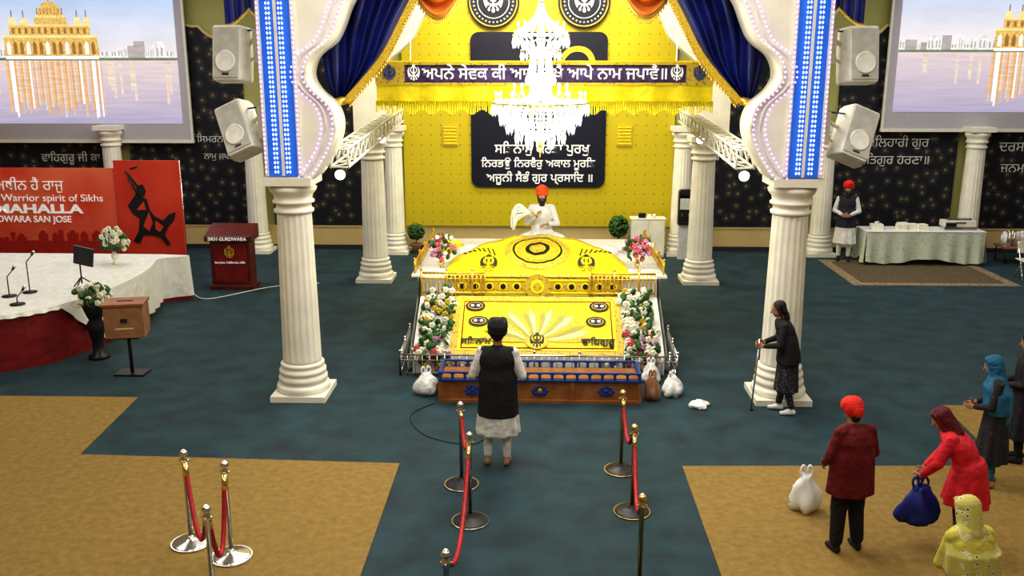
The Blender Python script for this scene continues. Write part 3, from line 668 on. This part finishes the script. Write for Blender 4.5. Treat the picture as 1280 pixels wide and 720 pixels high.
b=MB(); b.box(-.3,.3,-.22,.22,.66,1.2,lwood); b.box(-.32,.32,-.24,.24,1.18,1.22,wood); b.box(-.12,.12,-.02,.02,1.215,1.23,black); b.box(-.05,.05,-.235,-.22,.92,.98,black); b.box(-.14,.14,-.226,-.22,.8,.83,cream); o=b.done('box',e,bevel=.01); o.rotation_euler=(0,0,.2)
b=MB(); b.lathe([(.17,0),(.17,.05),(.1,.08),(.09,.3),(.14,.5),(.15,.6),(.1,.68),(.13,.74),(.2,.95),(.19,.97)],black,n=20); bouquet(b,(0,0,1.1),(.3,.26,.2),90,[wflow],fs=.06,leaf=.3); b.done('flower_pedestal',loc=(-7.5,14.85,0),recalc=False)
b=MB()
for k in range(3): a=2*pi*k/3+.5; b.tube([(0,0,.22),(.26*math.cos(a),.26*math.sin(a),.01)],.012,black)
b.tube([(0,0,.1),(0,0,.72)],.014,black); b.box(-.17,.17,-.02,.01,.5,.86,black,R=Matrix.Rotation(.25,4,'X')@Matrix.Rotation(.25,4,'Y')); b.done('music_stand',loc=(-8.2,15.9,.955))
def mic(loc,h,name):
    b=MB(); b.lathe([(.12,0),(.12,.02),(.02,.03)],black,n=20); b.tube([(0,0,.02),(0,0,h)],.01,black); b.tube([(0,0,h),(.05,.1,h+.1)],.009,black); b.tube([(.05,.1,h+.1),(.065,.13,h+.14)],[.018,.026],black,n=10); b.ell((.07,.14,h+.15),(.03,.03,.035),chrome); b.done(name,loc=loc)
mic((-9.0,15.6,.955),.55,'microphone_stand'); mic((-9.2,15.3,.955),.35,'microphone_stand.001'); mic((-8.75,14.75,.955),.12,'microphone_stand.002')
# ------------------------------------------------------------------ right side
b=MB(); b.box(7.2,10.95,20.55,23.35,0,.012,rugb); b.box(7.45,10.7,20.8,23.1,.012,.016,rugm); b.done('persian_rug')
e=empty('banquet_table',(9.62,23.1,0)); b=MB(); TW=1.45
b.box(-TW,TW,-.38,.38,.80,.85,wcloth)
for x in (-1.3,1.3):
    for y in (-.3,.3): b.tube([(x,y,.016),(x,y,.8)],.02,chrome)
b.done('top',e)
tcl=Mpat('green_white_tablecloth',(.52,.56,.47),(.22,.36,.24),11,.24,.8,'RING'); b=MB()
per=[(-TW-.01,-.39),(TW+.01,-.39),(TW+.01,.39),(-TW-.01,.39),(-TW-.01,-.39)]
for (xa,ya),(xb,yb) in zip(per,per[1:]):
    L_=math.hypot(xb-xa,yb-ya); nx,ny=(yb-ya)/L_,-(xb-xa)/L_
    b.grid(lambda u,v:V((xa+(xb-xa)*u+nx*.05*v*(1+math.sin(u*L_*14+2*math.sin(u*7))),ya+(yb-ya)*u+ny*.05*v*(1+math.sin(u*L_*14+2*math.sin(u*7))),.86-(.74+.06*math.sin(u*9))*v)),int(L_*24),4,tcl)
b.box(-TW-.02,TW+.02,-.4,.4,.85,.862,wcloth); b.done('cloth',e,recalc=False)
b=MB()
for i,(x,y) in enumerate(((0,0),(.28,.05),(.5,-.05),(.15,.2))):
    for k in range(3): b.box(x-.12,x+.12,y-.09,y+.09,.0+.05*k,.045+.05*k,wflow,R=Matrix.Rotation(.03*i*k,4,'Z'))
b.done('stack_of_napkins',loc=(9.1,23.0,.862))
b=MB(); b.box(-.4,.4,-.2,.2,0,.1,chrome); b.box(-.38,.38,-.18,.18,.1,.24,white); b.tube([(-.12,-.19,.2),(.12,-.19,.2)],.015,black); b.box(-.3,.3,-.1,.1,.24,.3,chrome); b.box(-.36,-.1,-.19,-.17,.02,.2,black); b.done('chafing_dish',loc=(10.5,23.05,.862),bevel=.01)
b=MB(); b.box(-.14,.14,-.1,.1,0,.14,wflow); b.lathe([(.07,.14),(.07,.2),(.02,.21)],chrome); b.done('food_container',loc=(8.5,23.05,.862))
b=MB(); rr=random.Random(9)
for x in (-.32,.32):
    for y in (-.25,.25): b.tube([(x,y,0),(x,y,.4)],.02,black,n=6)
b.box(-.38,.38,-.3,.3,.4,.44,lwood)
for k in range(14):
    x,y=rr.uniform(-.29,.29),rr.uniform(-.2,.2); m=rr.choice([chrome,spk,bluebag,plastic,green,plastic]); b.lathe([(.07,.44),(.07,.66),(.03,.74),(.03,.78)],m,c=(x,y),n=12)
b.done('bottle_stand',loc=(12.05,23.2,0))
bag('plastic_bag.005',(12.5,22.0,0),(.3,.3,.55),plastic,8)
b=MB()
for s in (-.2,.2): b.tube([(s,-.2,0),(s,.2,.85)],.014,chrome); b.tube([(s,.22,0),(s,-.15,.48)],.014,chrome)
b.box(-.22,.22,-.22,.2,.44,.47,white); b.box(-.22,.22,.12,.16,.6,.88,white); b.done('folding_chair',loc=(11.45,21.3,0),bevel=.006)
b=MB(); b.box(-.44,.44,-.2,.2,0,1.0,white); b.box(-.42,-.01,-.225,-.2,.05,.96,ivory); b.box(.01,.42,-.225,-.2,.05,.96,ivory)
for x in (-.05,.05): b.tube([(x,-.24,.5),(x,-.24,.62)],.01,chrome)
b.box(-.46,.46,-.22,.22,.98,1.01,white); b.done('white_cabinet',loc=(2.86,23.8,0),bevel=.006)
b=MB(); b.box(-.18,.0,-.06,.08,0,.12,black); b.box(.04,.14,-.05,.05,0,.09,spk); b.tube([(.22,0,0),(.22,0,.1)],.04,wflow,n=12); b.done('desk_items',loc=(2.8,23.75,1.01))
def topi(name,loc):
    b=MB(); b.lathe([(.11,0),(.15,.24),(.155,.26),(.13,.26)],lwood,n=18); b.tube([(0,0,.25),(0,0,.4)],.015,wood)
    for k in range(170):
        d=V((random.gauss(0,1),random.gauss(0,1),random.gauss(0,1))).normalized(); b.ell(V((0,0,.58))+d*.2,(.05,.02,.05),green,R=Euler((random.uniform(-2,2),0,random.uniform(0,6))).to_matrix(),seg=6,rg=4)
    return b.done(name,loc=loc,recalc=False)
topi('potted_topiary',(-3.22,23.95,0)); t2=topi('potted_topiary.001',(2.12,23.9,0)); t2.scale=(1.1,1.1,1.3)
b=MB(); b.box(-.17,.17,-.1,.1,0,.75,black); b.box(-.14,.14,-.12,-.1,.4,.68,spg); b.box(-.14,.14,-.16,-.1,.02,.08,black); b.tube([(-.08,-.13,.3),(-.08,-.13,.22)],.012,chrome); b.tube([(.08,-.13,.3),(.08,-.13,.22)],.012,chrome); b.prism(rrect(-.17,.17,.7,.9,.08),'y',-.1,.1,black)
b.box(-.14,.14,-.08,.08,-.9,0,spg); b.done('water_dispenser',loc=(3.75,23.4,.9),bevel=.01)
b=MB(); b.tube(spline([(-1.5,12.85,.008),(-1.8,12.3,.008),(-1.5,11.6,.008),(-.9,11.3,.008),(-.7,11.5,.008)],8),.006,black,n=6); b.done('floor_cable')
b=MB(); b.tube(spline([(-7.5,19.3,.012),(-7.0,18.9,.012),(-6.0,20.0,.012),(-5.0,20.4,.012)],8),.01,white,n=6); b.done('floor_cable.001')

# ================================================================== PEOPLE
class Blob:
    def __init__(s): s.v=[];s.f=[];s.m=[]
    def rings(s,R,m):
        base=len(s.v); n=len(R[0])
        for r in R: s.v.extend([tuple(p) for p in r])
        for i in range(len(R)-1):
            for k in range(n):
                s.f.append((base+i*n+k,base+i*n+(k+1)%n,base+(i+1)*n+(k+1)%n,base+(i+1)*n+k)); s.m.append(m)
        for idx,rev in ((0,True),(len(R)-1,False)):
            c=sum((V(p) for p in R[idx]),V())/n; s.v.append(tuple(c)); ci=len(s.v)-1
            for k in range(n):
                a,b_=base+idx*n+k,base+idx*n+(k+1)%n; s.f.append((ci,b_,a) if rev else (ci,a,b_)); s.m.append(m)
    def cap(s,p,q,r1,r2,m,n=12):
        p=V(p);q=V(q); t=(q-p)
        if t.length<1e-5: t=V((0,0,1))
        t.normalize(); u=t.cross(V((0,0,1)))
        if u.length<.1: u=t.cross(V((0,1,0)))
        u.normalize(); w=u.cross(t); R=[]
        for c,r,angs,sg in ((p,r1,(80,50,20),-1),(q,r2,(0,20,50,80),1)):
            for a in angs:
                a=math.radians(a); rr=r*math.cos(a); cc=c+t*sg*r*math.sin(a); R.append([cc+(u*math.cos(2*pi*k/n)+w*math.sin(2*pi*k/n))*rr for k in range(n)])
        s.rings(R,m)
    def ell(s,c,r,m,R=None,n=16,k=9):
        c=V(c); out=[]
        for j in range(1,k):
            ph=pi*j/k; ring=[]
            for i in range(n):
                a=2*pi*i/n; p=V((r[0]*math.sin(ph)*math.cos(a),r[1]*math.sin(ph)*math.sin(a),-r[2]*math.cos(ph)))
                if R: p=R@p
                ring.append(c+p)
            out.append(ring)
        s.rings(out,m)
    def loft(s,secs,m,n=32,fold=0,k=9,ph=0):
        out=[]; N=len(secs)
        for i,(x,y,z,rx,ry) in enumerate(secs):
            f=fold*i/(N-1); out.append([V((x+rx*math.cos(a)*(1+f*math.sin(k*a+ph)),y+ry*math.sin(a)*(1+f*math.sin(k*a+ph)),z)) for a in [2*pi*j/n for j in range(n)]])
        s.rings(out,m)
    def build(s,vox,it=3):
        me=bpy.data.meshes.new('tmp'); me.from_pydata(s.v,[],s.f); me.update()
        bvh=BVHTree.FromPolygons([V(v) for v in s.v],s.f)
        o=bpy.data.objects.new('tmp',me); SC.collection.objects.link(o)
        r=o.modifiers.new('r','REMESH'); r.mode='VOXEL'; r.voxel_size=vox
        sm_=o.modifiers.new('s','SMOOTH'); sm_.factor=.5; sm_.iterations=it
        dg=bpy.context.evaluated_depsgraph_get(); dg.update(); m2=bpy.data.meshes.new_from_object(o.evaluated_get(dg))
        lab=[0]*len(m2.polygons)
        for i,p in enumerate(m2.polygons):
            h=bvh.find_nearest(p.center); lab[i]=s.m[h[2]] if h[2] is not None else 0
        m2.polygons.foreach_set('material_index',lab); m2.polygons.foreach_set('use_smooth',[True]*len(lab))
        bpy.data.objects.remove(o); return m2
def hand(B,w,d,n,t,m,curl=.5,sc=1.0):
    w=V(w);d=V(d).normalized();n=V(n); n=(n-d*n.dot(d)).normalized(); t=V(t); t=(t-d*t.dot(d)-n*t.dot(n)).normalized()
    for i,(o,L,f) in enumerate(((.030,.085,.92),(.010,.09,1.0),(-.010,.087,.95),(-.029,.078,.78))):
        k=w+d*L*sc+t*o*sc; B.cap(w+t*o*.6*sc,k,.014*sc,.0115*sc,m,8)
        p=k; ang=curl*.5
        for seg,(l,r) in enumerate(((.042,.0095),(.027,.0088),(.022,.008))):
            q=p+(d*math.cos(ang)+n*math.sin(ang))*l*f*sc+t*(o*.08); B.cap(p,q,r*sc,r*.93*sc,m,8); p=q; ang+=curl
    p=w+d*.02*sc+t*.022*sc; q=p+(d*.55+t*.75+n*.25).normalized()*.042*sc; r=q+(d*.85+t*.25+n*.35).normalized()*.03*sc
    B.cap(p,q,.014*sc,.011*sc,m,8); B.cap(q,r,.0105*sc,.009*sc,m,8)
JD=dict(pelvis=(0,0,.95),chest=(0,0,1.27),neck=(0,0,1.47),head=(0,.025,1.62),shL=(-.185,0,1.40),shR=(.185,0,1.40),elL=(-.245,-.01,1.12),elR=(.245,-.01,1.12),wrL=(-.25,.09,.88),wrR=(.25,.09,.88),
 hipL=(-.095,0,.92),hipR=(.095,0,.92),knL=(-.105,.02,.5),knR=(.105,.02,.5),anL=(-.105,-.02,.09),anR=(.105,-.02,.09))
def person(name,loc,face,h,c,J={},head='turban',beard=False,hem=None,vest=None,jacket=None,headrot=(0,0),hands=None,seated=False,lady=False,drape=None,wide=1.0,extra=None):
    j={k:V(v) for k,v in {**JD,**J}.items()}; mats=[]
    def mi(k):
        m=c[k]
        if m not in mats: mats.append(m)
        return mats.index(m)
    B=Blob(); pe,ch,nk=j['pelvis'],j['chest'],j['neck']; S_=.93 if lady else 1.0; W=wide*S_
    def sp(t): return pe.lerp(ch,t/.6) if t<.6 else ch.lerp(nk,(t-.6)/.4)
    top=mi('top'); tm=mi('vest') if vest else top
    secs=[]
    for t,rx,ry in ((-.18,.16,.12),(-.05,.175,.125),(.1,.17,.12),(.3,.155,.112),(.5,.168,.12),(.68,.188,.122),(.82,.182,.112),(.92,.14,.095),(.99,.08,.072)):
        p=sp(t) if t>=0 else pe+(pe-ch)*(-t); secs.append((p.x,p.y,p.z,rx*W+.008,ry*W+.008))
    B.loft(secs,tm)
    for s in 'LR': B.cap(nk.lerp(j['sh'+s],.2)-V((0,0,.035)),j['sh'+s].lerp(nk,.12),.06,.058*W,tm)
    B.cap(nk-V((0,0,.05)),nk.lerp(j['head'],.6),.056,.052,mi('skin'))
    B.ell(nk,(.072,.072,.03),tm)
    for s in 'LR':
        sh,el,wr=j['sh'+s],j['el'+s],j['wr'+s]; sl=mi('sleeve') if 'sleeve' in c else top
        B.cap(sh,el,.059*W,.049*W,sl); B.cap(el,wr.lerp(el,.14),.05*W,.036*W,sl); B.cap(el.lerp(wr,.7),wr,.03,.027,mi('skin'))
        hp,kn,an=j['hip'+s],j['kn'+s],j['an'+s]; lg=mi('bottom'); w=c.get('legw',1.0)
        B.cap(hp,kn,.088*W,.064*w,lg); B.cap(kn,an+V((0,0,.05)) if not seated else an,.066*w,.05*w,lg)
        if not seated:
            sx=V((0.012 if s=='R' else -.012,0,0))
            B.cap(an+V((0,0,.04)),an,.04,.038,mi('shoe')); B.cap(an+V((0,-.035,-.045)),an+sx+V((0,.13,-.055)),.04,.033,mi('shoe')); B.cap(an+V((0,-.03,-.035)),an+V((0,.06,-.035)),.042,.038,mi('shoe'))
        else: B.cap(an,an+(an-kn).normalized()*.14,.04,.03,mi('skin'))
    if hem:
        zb,rx,ry=hem; N=8; secs=[]; z0=pe.z+.16; b0=.172*W; c0=.126*W
        for i in range(N+1):
            t=i/N; secs.append((pe.x,pe.y,z0+(zb-z0)*t,b0*(.85 if i==0 else 1)+(rx-b0)*t,c0*(.85 if i==0 else 1)+(ry-c0)*t))
        B.loft(secs,mi('hem') if 'hem' in c else top,n=56,fold=.085,k=9)
    if vest:
        zb=vest; secs=[]; z0=ch.z+.0
        for i in range(8):
            t=i/7; z=z0+(zb-z0)*t; g=.15*(1-min(1,t*4)); secs.append((pe.x,pe.y+(ch.y-pe.y)*(1-t),z,(.186*W+.03*t)*(1-g),(.136*W+.03*t)*(1-g)))
        B.loft(secs,tm,n=40,fold=.03)
    if jacket:
        zb=jacket; secs=[]; z0=ch.z+.05
        for i in range(8):
            t=i/7; z=z0+(zb-z0)*t; q=min(1,t*1.3); g=.2*(1-min(1,t*4)); secs.append((ch.x+(pe.x-ch.x)*q,ch.y+(pe.y-ch.y)*q,z,((.188+.025*t)*W+.01)*(1-g),((.13+.035*t)*W)*(1-g)))
        B.loft(secs,top,n=48,fold=.04,k=7)
    if drape:
        d=mi('scarf'); hd=j['head']
        B.loft([(hd.x,hd.y-.03,hd.z+.02,.098,.10),(hd.x,hd.y-.04,hd.z-.08,.10,.095),(nk.x,nk.y-.03,nk.z+.02,.12,.10),(nk.x,nk.y-.02,nk.z-.04,.18,.12),(nk.x,nk.y-.02,nk.z-.11,.235,.145),(ch.x,ch.y-.02,ch.z,.255,.16),(ch.x,ch.y-.03,ch.z-.16,.25,.165),(ch.x,ch.y-.05,ch.z-.26,.22,.15)],d,n=48,fold=.06,k=8)
        if drape=='long':
            B.loft([(ch.x+.05,ch.y-.08,ch.z,.19,.10),(pe.x+.05,pe.y-.09,pe.z,.18,.08),(pe.x+.05,pe.y-.1,pe.z-.3,.17,.06)],d,n=40,fold=.08)
    m1=B.build(.0105,2)
    H=Blob(); hr=Euler((headrot[0],0,headrot[1])).to_matrix(); hc=j['head']; sk=mi('skin')
    def P(x,y,z): return hc+hr@V((x,y,z))
    def E(cn,r,m): H.ell(P(*cn),r,m,R=hr)
    E((0,-.01,.03),(.077,.095,.088),sk); E((0,.022,-.03),(.062,.068,.082),sk); E((0,.05,-.075),(.035,.032,.03),sk)
    H.cap(P(0,.088,.012),P(0,.106,-.02),.009,.014,sk,8); H.cap(P(-.035,.078,.032),P(.035,.078,.032),.011,.011,sk,8)
    H.cap(P(0,-.01,-.05),nk+(hc-nk)*.15,.05,.054,sk)
    lip=mi('lip'); H.cap(P(-.02,.085,-.052),P(.02,.085,-.052),.008,.008,lip,8)
    ew,ed=mi('eyew'),mi('hair')
    for s in (-1,1):
        H.ell(P(s*.03,.079,.012),(.014,.010,.009),ew,R=hr,n=10,k=6); H.ell(P(s*.03,.087,.012),(.006,.006,.007),ed,R=hr,n=8,k=6)
        H.cap(P(s*.018,.088,.032),P(s*.045,.08,.034),.005,.004,ed,8)
        if head in('turban','hair'): E((s*.08,-.005,-.005),(.012,.02,.03),sk)
    if beard:
        E((0,.04,-.085),(.068,.055,.06),ed); E((0,.055,-.14),(.052,.042,.075),ed); H.cap(P(-.045,.08,-.04),P(.045,.08,-.04),.011,.011,ed)
        for s in (-1,1): H.cap(P(s*.07,.01,.01),P(s*.055,.05,-.07),.016,.025,ed)
    if head=='turban':
        tb=mi('turban'); E((0,-.015,.088),(.118,.134,.096),tb); E((0,-.03,.13),(.09,.1,.075),tb); E((0,-.07,.01),(.085,.06,.08),tb)
        for tilt,zz,rad in ((-.25,.068,1),(-.05,.095,1.02),(.2,.105,1.0),(.38,.12,.92),(-.38,.063,.95)):
            for sgn in (-1,1):
                pts=[]
                for k in range(20):
                    a=2*pi*k/20; x=.103*rad*math.cos(a); y=.118*rad*math.sin(a)-.012; z=zz+tilt*sgn*x+.28*y; pts.append(P(x,y,z))
                for k in range(20): H.cap(pts[k],pts[(k+1)%20],.017,.017,tb,8)
    elif head=='hair':
        E((0,-.03,.045),(.088,.10,.088),ed); E((0,-.075,-.02),(.085,.05,.09),ed); E((0,-.09,-.12),(.06,.045,.10),ed)
        for s in (-1,1): H.cap(P(s*.075,.0,.04),P(s*.08,-.02,-.1),.022,.02,ed)
    elif head=='scarf':
        sc_=mi('scarf'); E((0,-.03,.045),(.098,.108,.098),sc_); E((0,-.04,-.03),(.098,.09,.12),sc_)
        for s in (-1,1): H.cap(P(s*.07,.025,.07),P(s*.075,.02,-.1),.024,.028,sc_)
        H.cap(P(-.06,.045,.1),P(.06,.045,.1),.022,.022,sc_); H.cap(P(0,-.05,.0),nk+V((0,-.05,-.03)),.09,.095,sc_)
        H.cap(P(0,.03,-.13),P(0,.0,-.16),.05,.07,sc_)
    elif head=='cap':
        sc_=mi('turban'); E((0,-.02,.075),(.118,.132,.098),sc_); E((0,-.05,.04),(.11,.11,.11),sc_)
        for k in range(16):
            a,b_=2*pi*k/16,2*pi*(k+1)/16; H.cap(P(.1*math.cos(a),.115*math.sin(a)-.012,.05+.02*math.sin(a)),P(.1*math.cos(b_),.115*math.sin(b_)-.012,.05+.02*math.sin(b_)),.018,.018,sc_,8)
        E((0,-.075,-.05),(.06,.04,.07),ed); E((0,-.13,.0),(.06,.04,.07),sc_)
    ms=[m1,H.build(.0055,2)]
    for s in 'LR':
        el,wr=j['el'+s],j['wr'+s]; d=(wr-el).normalized(); sg=-1 if s=='L' else 1
        hd=(hands or {}).get(s,{}); G=Blob(); G.cap(wr-d*.04,wr+d*.01,.027,.024,sk)
        hand(G,wr,hd.get('d',d),hd.get('n',V((-sg,.1,0))),hd.get('t',V((0,1,.2))),sk,hd.get('curl',.35)); ms.append(G.build(.0042,1))
    bm=bmesh.new()
    for m in ms: bm.from_mesh(m); bpy.data.meshes.remove(m)
    me=bpy.data.meshes.new(name); bm.to_mesh(me); bm.free()
    for m in mats: me.materials.append(m)
    o=bpy.data.objects.new(name,me); SC.collection.objects.link(o); o.location=loc; o.rotation_euler=(0,0,math.radians(face)); o.scale=(h/1.75,)*3
    if extra: extra(o)
    return o
eyew=M('eye_white',(.8,.8,.78),.3); lipm=M('lips',(.3,.08,.07),.5); hairm=M('black_hair',(.012,.010,.010),.6,bump=.4,bscale=80)
def C_(**k): return {**dict(skin=skin,lip=lipm,eyew=eyew,hair=hairm,shoe=blackc),**k}
FB=dict(bump=.7,bscale=9,bd=.05)
wk=M('white_kurta',(.70,.70,.68),.8,var=.06,**FB); red=M('red_turban_cloth',(.68,.02,.012),.7,bump=.5,bscale=30); ortb=M('orange_turban_cloth',(.85,.10,.01),.7,bump=.5,bscale=30); navv=M('navy_vest_cloth',(.02,.022,.035),.8,**FB)
djk=M('dark_red_jacket',(.12,.006,.010),.8,**FB); rsh=M('red_shirt_cloth',(.58,.015,.03),.75,**FB); blk=M('black_trousers',(.01,.01,.012),.8,**FB)
pray={'L':dict(d=(.3,.35,.9),n=(1,0,0),t=(0,-.8,.3),curl=.1),'R':dict(d=(-.3,.35,.9),n=(-1,0,0),t=(0,-.8,.3),curl=.1)}
person('man_in_black_vest',(-.48,10.74,0),-4,1.84,C_(top=wk,sleeve=wk,vest=blackc,hem=wk,bottom=wk,turban=blackc,shoe=skin),
  J=dict(elL=(-.29,.0,1.12),elR=(.29,.0,1.12),wrL=(-.05,.27,1.16),wrR=(.05,.27,1.16),anL=(-.12,-.02,.09),anR=(.11,-.02,.09)),hem=(.40,.26,.19),vest=.64,hands=pray,wide=1.15)
def whisk(o):
    b=MB(); b.tube([(.06,.42,.50),(.2,.42,.55)],.014,goldm)
    for k in range(70):
        a=random.uniform(-.5,.6); r=random.uniform(.75,1); q=V((.2,.42,.55))+V((.34*r*math.cos(a)*.9,random.uniform(-.08,.08),.26*math.sin(a)+.0)); q2=q+V((.05,0,-.2*r)); b.tube(spline([(.2,.42,.55),tuple(q),tuple(q2)],3),[.012]*6+[.004],wflow,n=4)
    b.done('fly_whisk',o,recalc=False)
person('seated_granthi',(.08,17.95,1.53),180,1.9,C_(top=wk,bottom=wk,turban=ortb),
  J=dict(pelvis=(0,0,.12),chest=(0,.02,.44),neck=(0,.02,.64),head=(0,.05,.79),shL=(-.185,.02,.57),shR=(.185,.02,.57),elL=(-.28,.1,.3),elR=(.27,.1,.32),wrL=(-.1,.33,.33),wrR=(.09,.33,.48),
   hipL=(-.1,.02,.1),hipR=(.1,.02,.1),knL=(-.36,.3,.07),knR=(.36,.3,.07),anL=(.05,.38,.05),anR=(-.05,.34,.05)),beard=True,seated=True,headrot=(-.1,0),
   hands={'R':dict(d=(-.1,.4,.3),n=(-1,0,-.2),t=(0,-.3,1),curl=.9),'L':dict(d=(.6,.5,0),n=(0,0,-1),t=(.6,-.4,0),curl=.5)},wide=1.12,extra=whisk)
person('standing_attendant',(7.78,23.2,.017),160,1.98,C_(top=wk,sleeve=wk,vest=navv,hem=wk,bottom=wk,turban=red),
  J=dict(elL=(-.26,.02,1.14),elR=(.26,.02,1.14),wrL=(-.06,.24,1.06),wrR=(.06,.24,1.06)),hem=(.4,.24,.18),vest=.78,beard=True,hands={'L':dict(d=(1,.2,0),n=(0,-1,0),t=(0,.1,1),curl=.3),'R':dict(d=(-1,.2,0),n=(0,-1,0),t=(0,.1,1),curl=.3)})
patp=Mpat('patterned_trousers',(.02,.02,.025),(.30,.28,.26),30,.25,.8,'RING'); whs=M('white_shoes',(.7,.7,.7),.5)
def stick(o):
    b=MB(); b.tube([(0,.48,.0),(0,.42,1.12)],.012,chrome); b.ell((0,.48,.02),(.03,.03,.02),black); b.done('walking_stick',o)
person('woman_with_stick',(3.58,12.6,0),80,1.70,C_(top=blackc,hem=patp,bottom=patp,shoe=whs),
  J=dict(chest=(0,.06,1.26),neck=(0,.13,1.44),head=(0,.19,1.58),shL=(-.17,.1,1.37),shR=(.17,.1,1.37),elL=(-.22,.14,1.1),elR=(.22,.14,1.1),wrL=(-.04,.36,1.02),wrR=(.04,.36,1.06),anL=(-.1,-.08,.09),anR=(.1,.08,.09)),
  head='hair',hem=(.35,.2,.17),jacket=.80,lady=True,wide=1.15,headrot=(-.3,0),hands={'L':dict(d=(.3,.9,0),n=(1,0,-.2),t=(0,-.1,1),curl=.95),'R':dict(d=(-.3,.9,0),n=(-1,0,-.2),t=(0,-.1,1),curl=.95)},extra=stick)
person('woman_in_red_jacket',(3.2,8.72,.008),15,1.63,C_(top=djk,bottom=blk,turban=red,legw=1.45),
  J=dict(neck=(0,.05,1.46),head=(0,.1,1.6),elL=(-.27,.02,1.13),elR=(.27,.02,1.13),wrL=(-.2,.22,.96),wrR=(.2,.22,.96),anL=(-.13,-.02,.09),anR=(.13,-.02,.09)),head='cap',jacket=.70,wide=1.3,lady=True,headrot=(-.3,0))
drs=M('dark_red_scarf',(.10,.006,.014),.7,**FB)
person('woman_in_red_shirt',(4.36,8.75,.008),60,1.64,C_(top=rsh,sleeve=rsh,bottom=patp,hem=rsh,scarf=drs),
  J=dict(pelvis=(0,-.03,.93),chest=(0,.08,1.21),neck=(0,.2,1.37),head=(0,.30,1.47),shL=(-.18,.16,1.32),shR=(.18,.16,1.32),elL=(-.24,.26,1.05),elR=(.24,.26,1.05),wrL=(-.08,.42,.82),wrR=(.12,.42,.84)),head='scarf',hem=(.58,.28,.24),lady=True,wide=1.35,headrot=(-.6,.1))
bag('blue_tote_bag',(3.97,8.86,.26),(.19,.12,.40),bluebag,11)
ysc=Mpat('yellow_floral_scarf',(.50,.46,.12),(.05,.06,.05),17,.34,.75,'RING',second=(.62,.62,.5))
ybd=M('yellow_kameez',(.52,.46,.08),.75,var=.2,**FB)
person('woman_in_yellow_scarf',(3.46,6.66,.008),15,1.6,C_(top=ybd,bottom=blk,hem=ybd,scarf=ysc),
  J=dict(chest=(0,.05,1.26),neck=(0,.1,1.44),head=(0,.14,1.58),shL=(-.17,.08,1.37),shR=(.17,.08,1.37),elL=(-.2,.15,1.1),elR=(.2,.15,1.1),wrL=(-.07,.28,1.1),wrR=(.07,.28,1.1)),head='scarf',drape='long',hem=(.5,.28,.23),lady=True,wide=1.3,headrot=(-.35,0))
bsc=M('blue_scarf_cloth',(.01,.13,.26),.6,var=.3,scale=6,bump=.7,bscale=9,bd=.05); dkf=Mpat('dark_floral_dress',(.012,.014,.02),(.12,.03,.05),14,.2,.8,'RING')
person('woman_in_blue_scarf',(5.40,10.3,.008),60,1.62,C_(top=dkf,bottom=bsc,hem=dkf,scarf=bsc,shoe=skin),
  J=dict(chest=(0,.03,1.26),neck=(0,.07,1.45),head=(0,.11,1.59),elL=(-.24,.05,1.12),elR=(.24,.05,1.12),wrL=(-.1,.26,1.05),wrR=(.1,.26,1.05)),head='scarf',drape='long',hem=(.35,.25,.2),lady=True,wide=1.15,headrot=(-.35,0))
person('woman_in_dark_dress',(6.08,11.0,.008),60,1.68,C_(top=dkf,bottom=blk,hem=dkf,scarf=blackc),head='scarf',drape='short',hem=(.35,.25,.2),lady=True,wide=1.2,headrot=(-.2,0),J=dict(wrL=(-.1,.26,1.05),wrR=(.1,.26,1.05)))
# ================================================================== LIGHTS
def area(x,y,z,sx,sy,p,col=(1,.95,.85),rot=(0,0,0)):
    l=bpy.data.lights.new('ceiling_light','AREA'); l.shape='RECTANGLE'; l.size=sx; l.size_y=sy; l.energy=p; l.color=col
    o=bpy.data.objects.new('ceiling_light',l); SC.collection.objects.link(o); o.location=(x,y,z); o.rotation_euler=rot; return o
area(0,4,7.5,8,3,330); area(0,10.5,7.5,5,3,380)
area(-9,9,7.5,4,6,240); area(9,9,7.5,4,6,240)
area(0,17,7.5,5,5,780); area(0,22.6,7.4,5.5,1.5,420,(1,.93,.7),rot=(math.radians(12),0,0))
area(-9.5,20,7.5,6,4,250,(.95,.95,1)); area(9.5,20,7.5,6,4,250,(.95,.95,1))
def pt(x,y,z,p,col=(1,.95,.85),r=.15):
    l=bpy.data.lights.new('lamp_glow','POINT'); l.energy=p; l.color=col; l.shadow_soft_size=r; o=bpy.data.objects.new('lamp_glow',l); SC.collection.objects.link(o); o.location=(x,y,z)
pt(.03,13.4,4.6,80); pt(.03,14.3,3.3,60)
def spot(x,y,z,tx,ty,tz,p,ang=60,col=(1,.97,.9)):
    l=bpy.data.lights.new('truss_spot','SPOT'); l.energy=p; l.spot_size=math.radians(ang); l.spot_blend=.6; l.color=col; l.shadow_soft_size=.1
    o=bpy.data.objects.new('truss_spot',l); SC.collection.objects.link(o); o.location=(x,y,z); o.rotation_euler=(V((tx,ty,tz))-V((x,y,z))).to_track_quat('-Z','Y').to_euler()
spot(-2.7,14.0,4.2,0,16.5,1.3,350); spot(2.7,14.0,4.2,0,16.5,1.3,350)
w=bpy.data.worlds.new('world'); SC.world=w; w.use_nodes=True; w.node_tree.nodes['Background'].inputs['Color'].default_value=(.5,.55,.6,1); w.node_tree.nodes['Background'].inputs['Strength'].default_value=.3
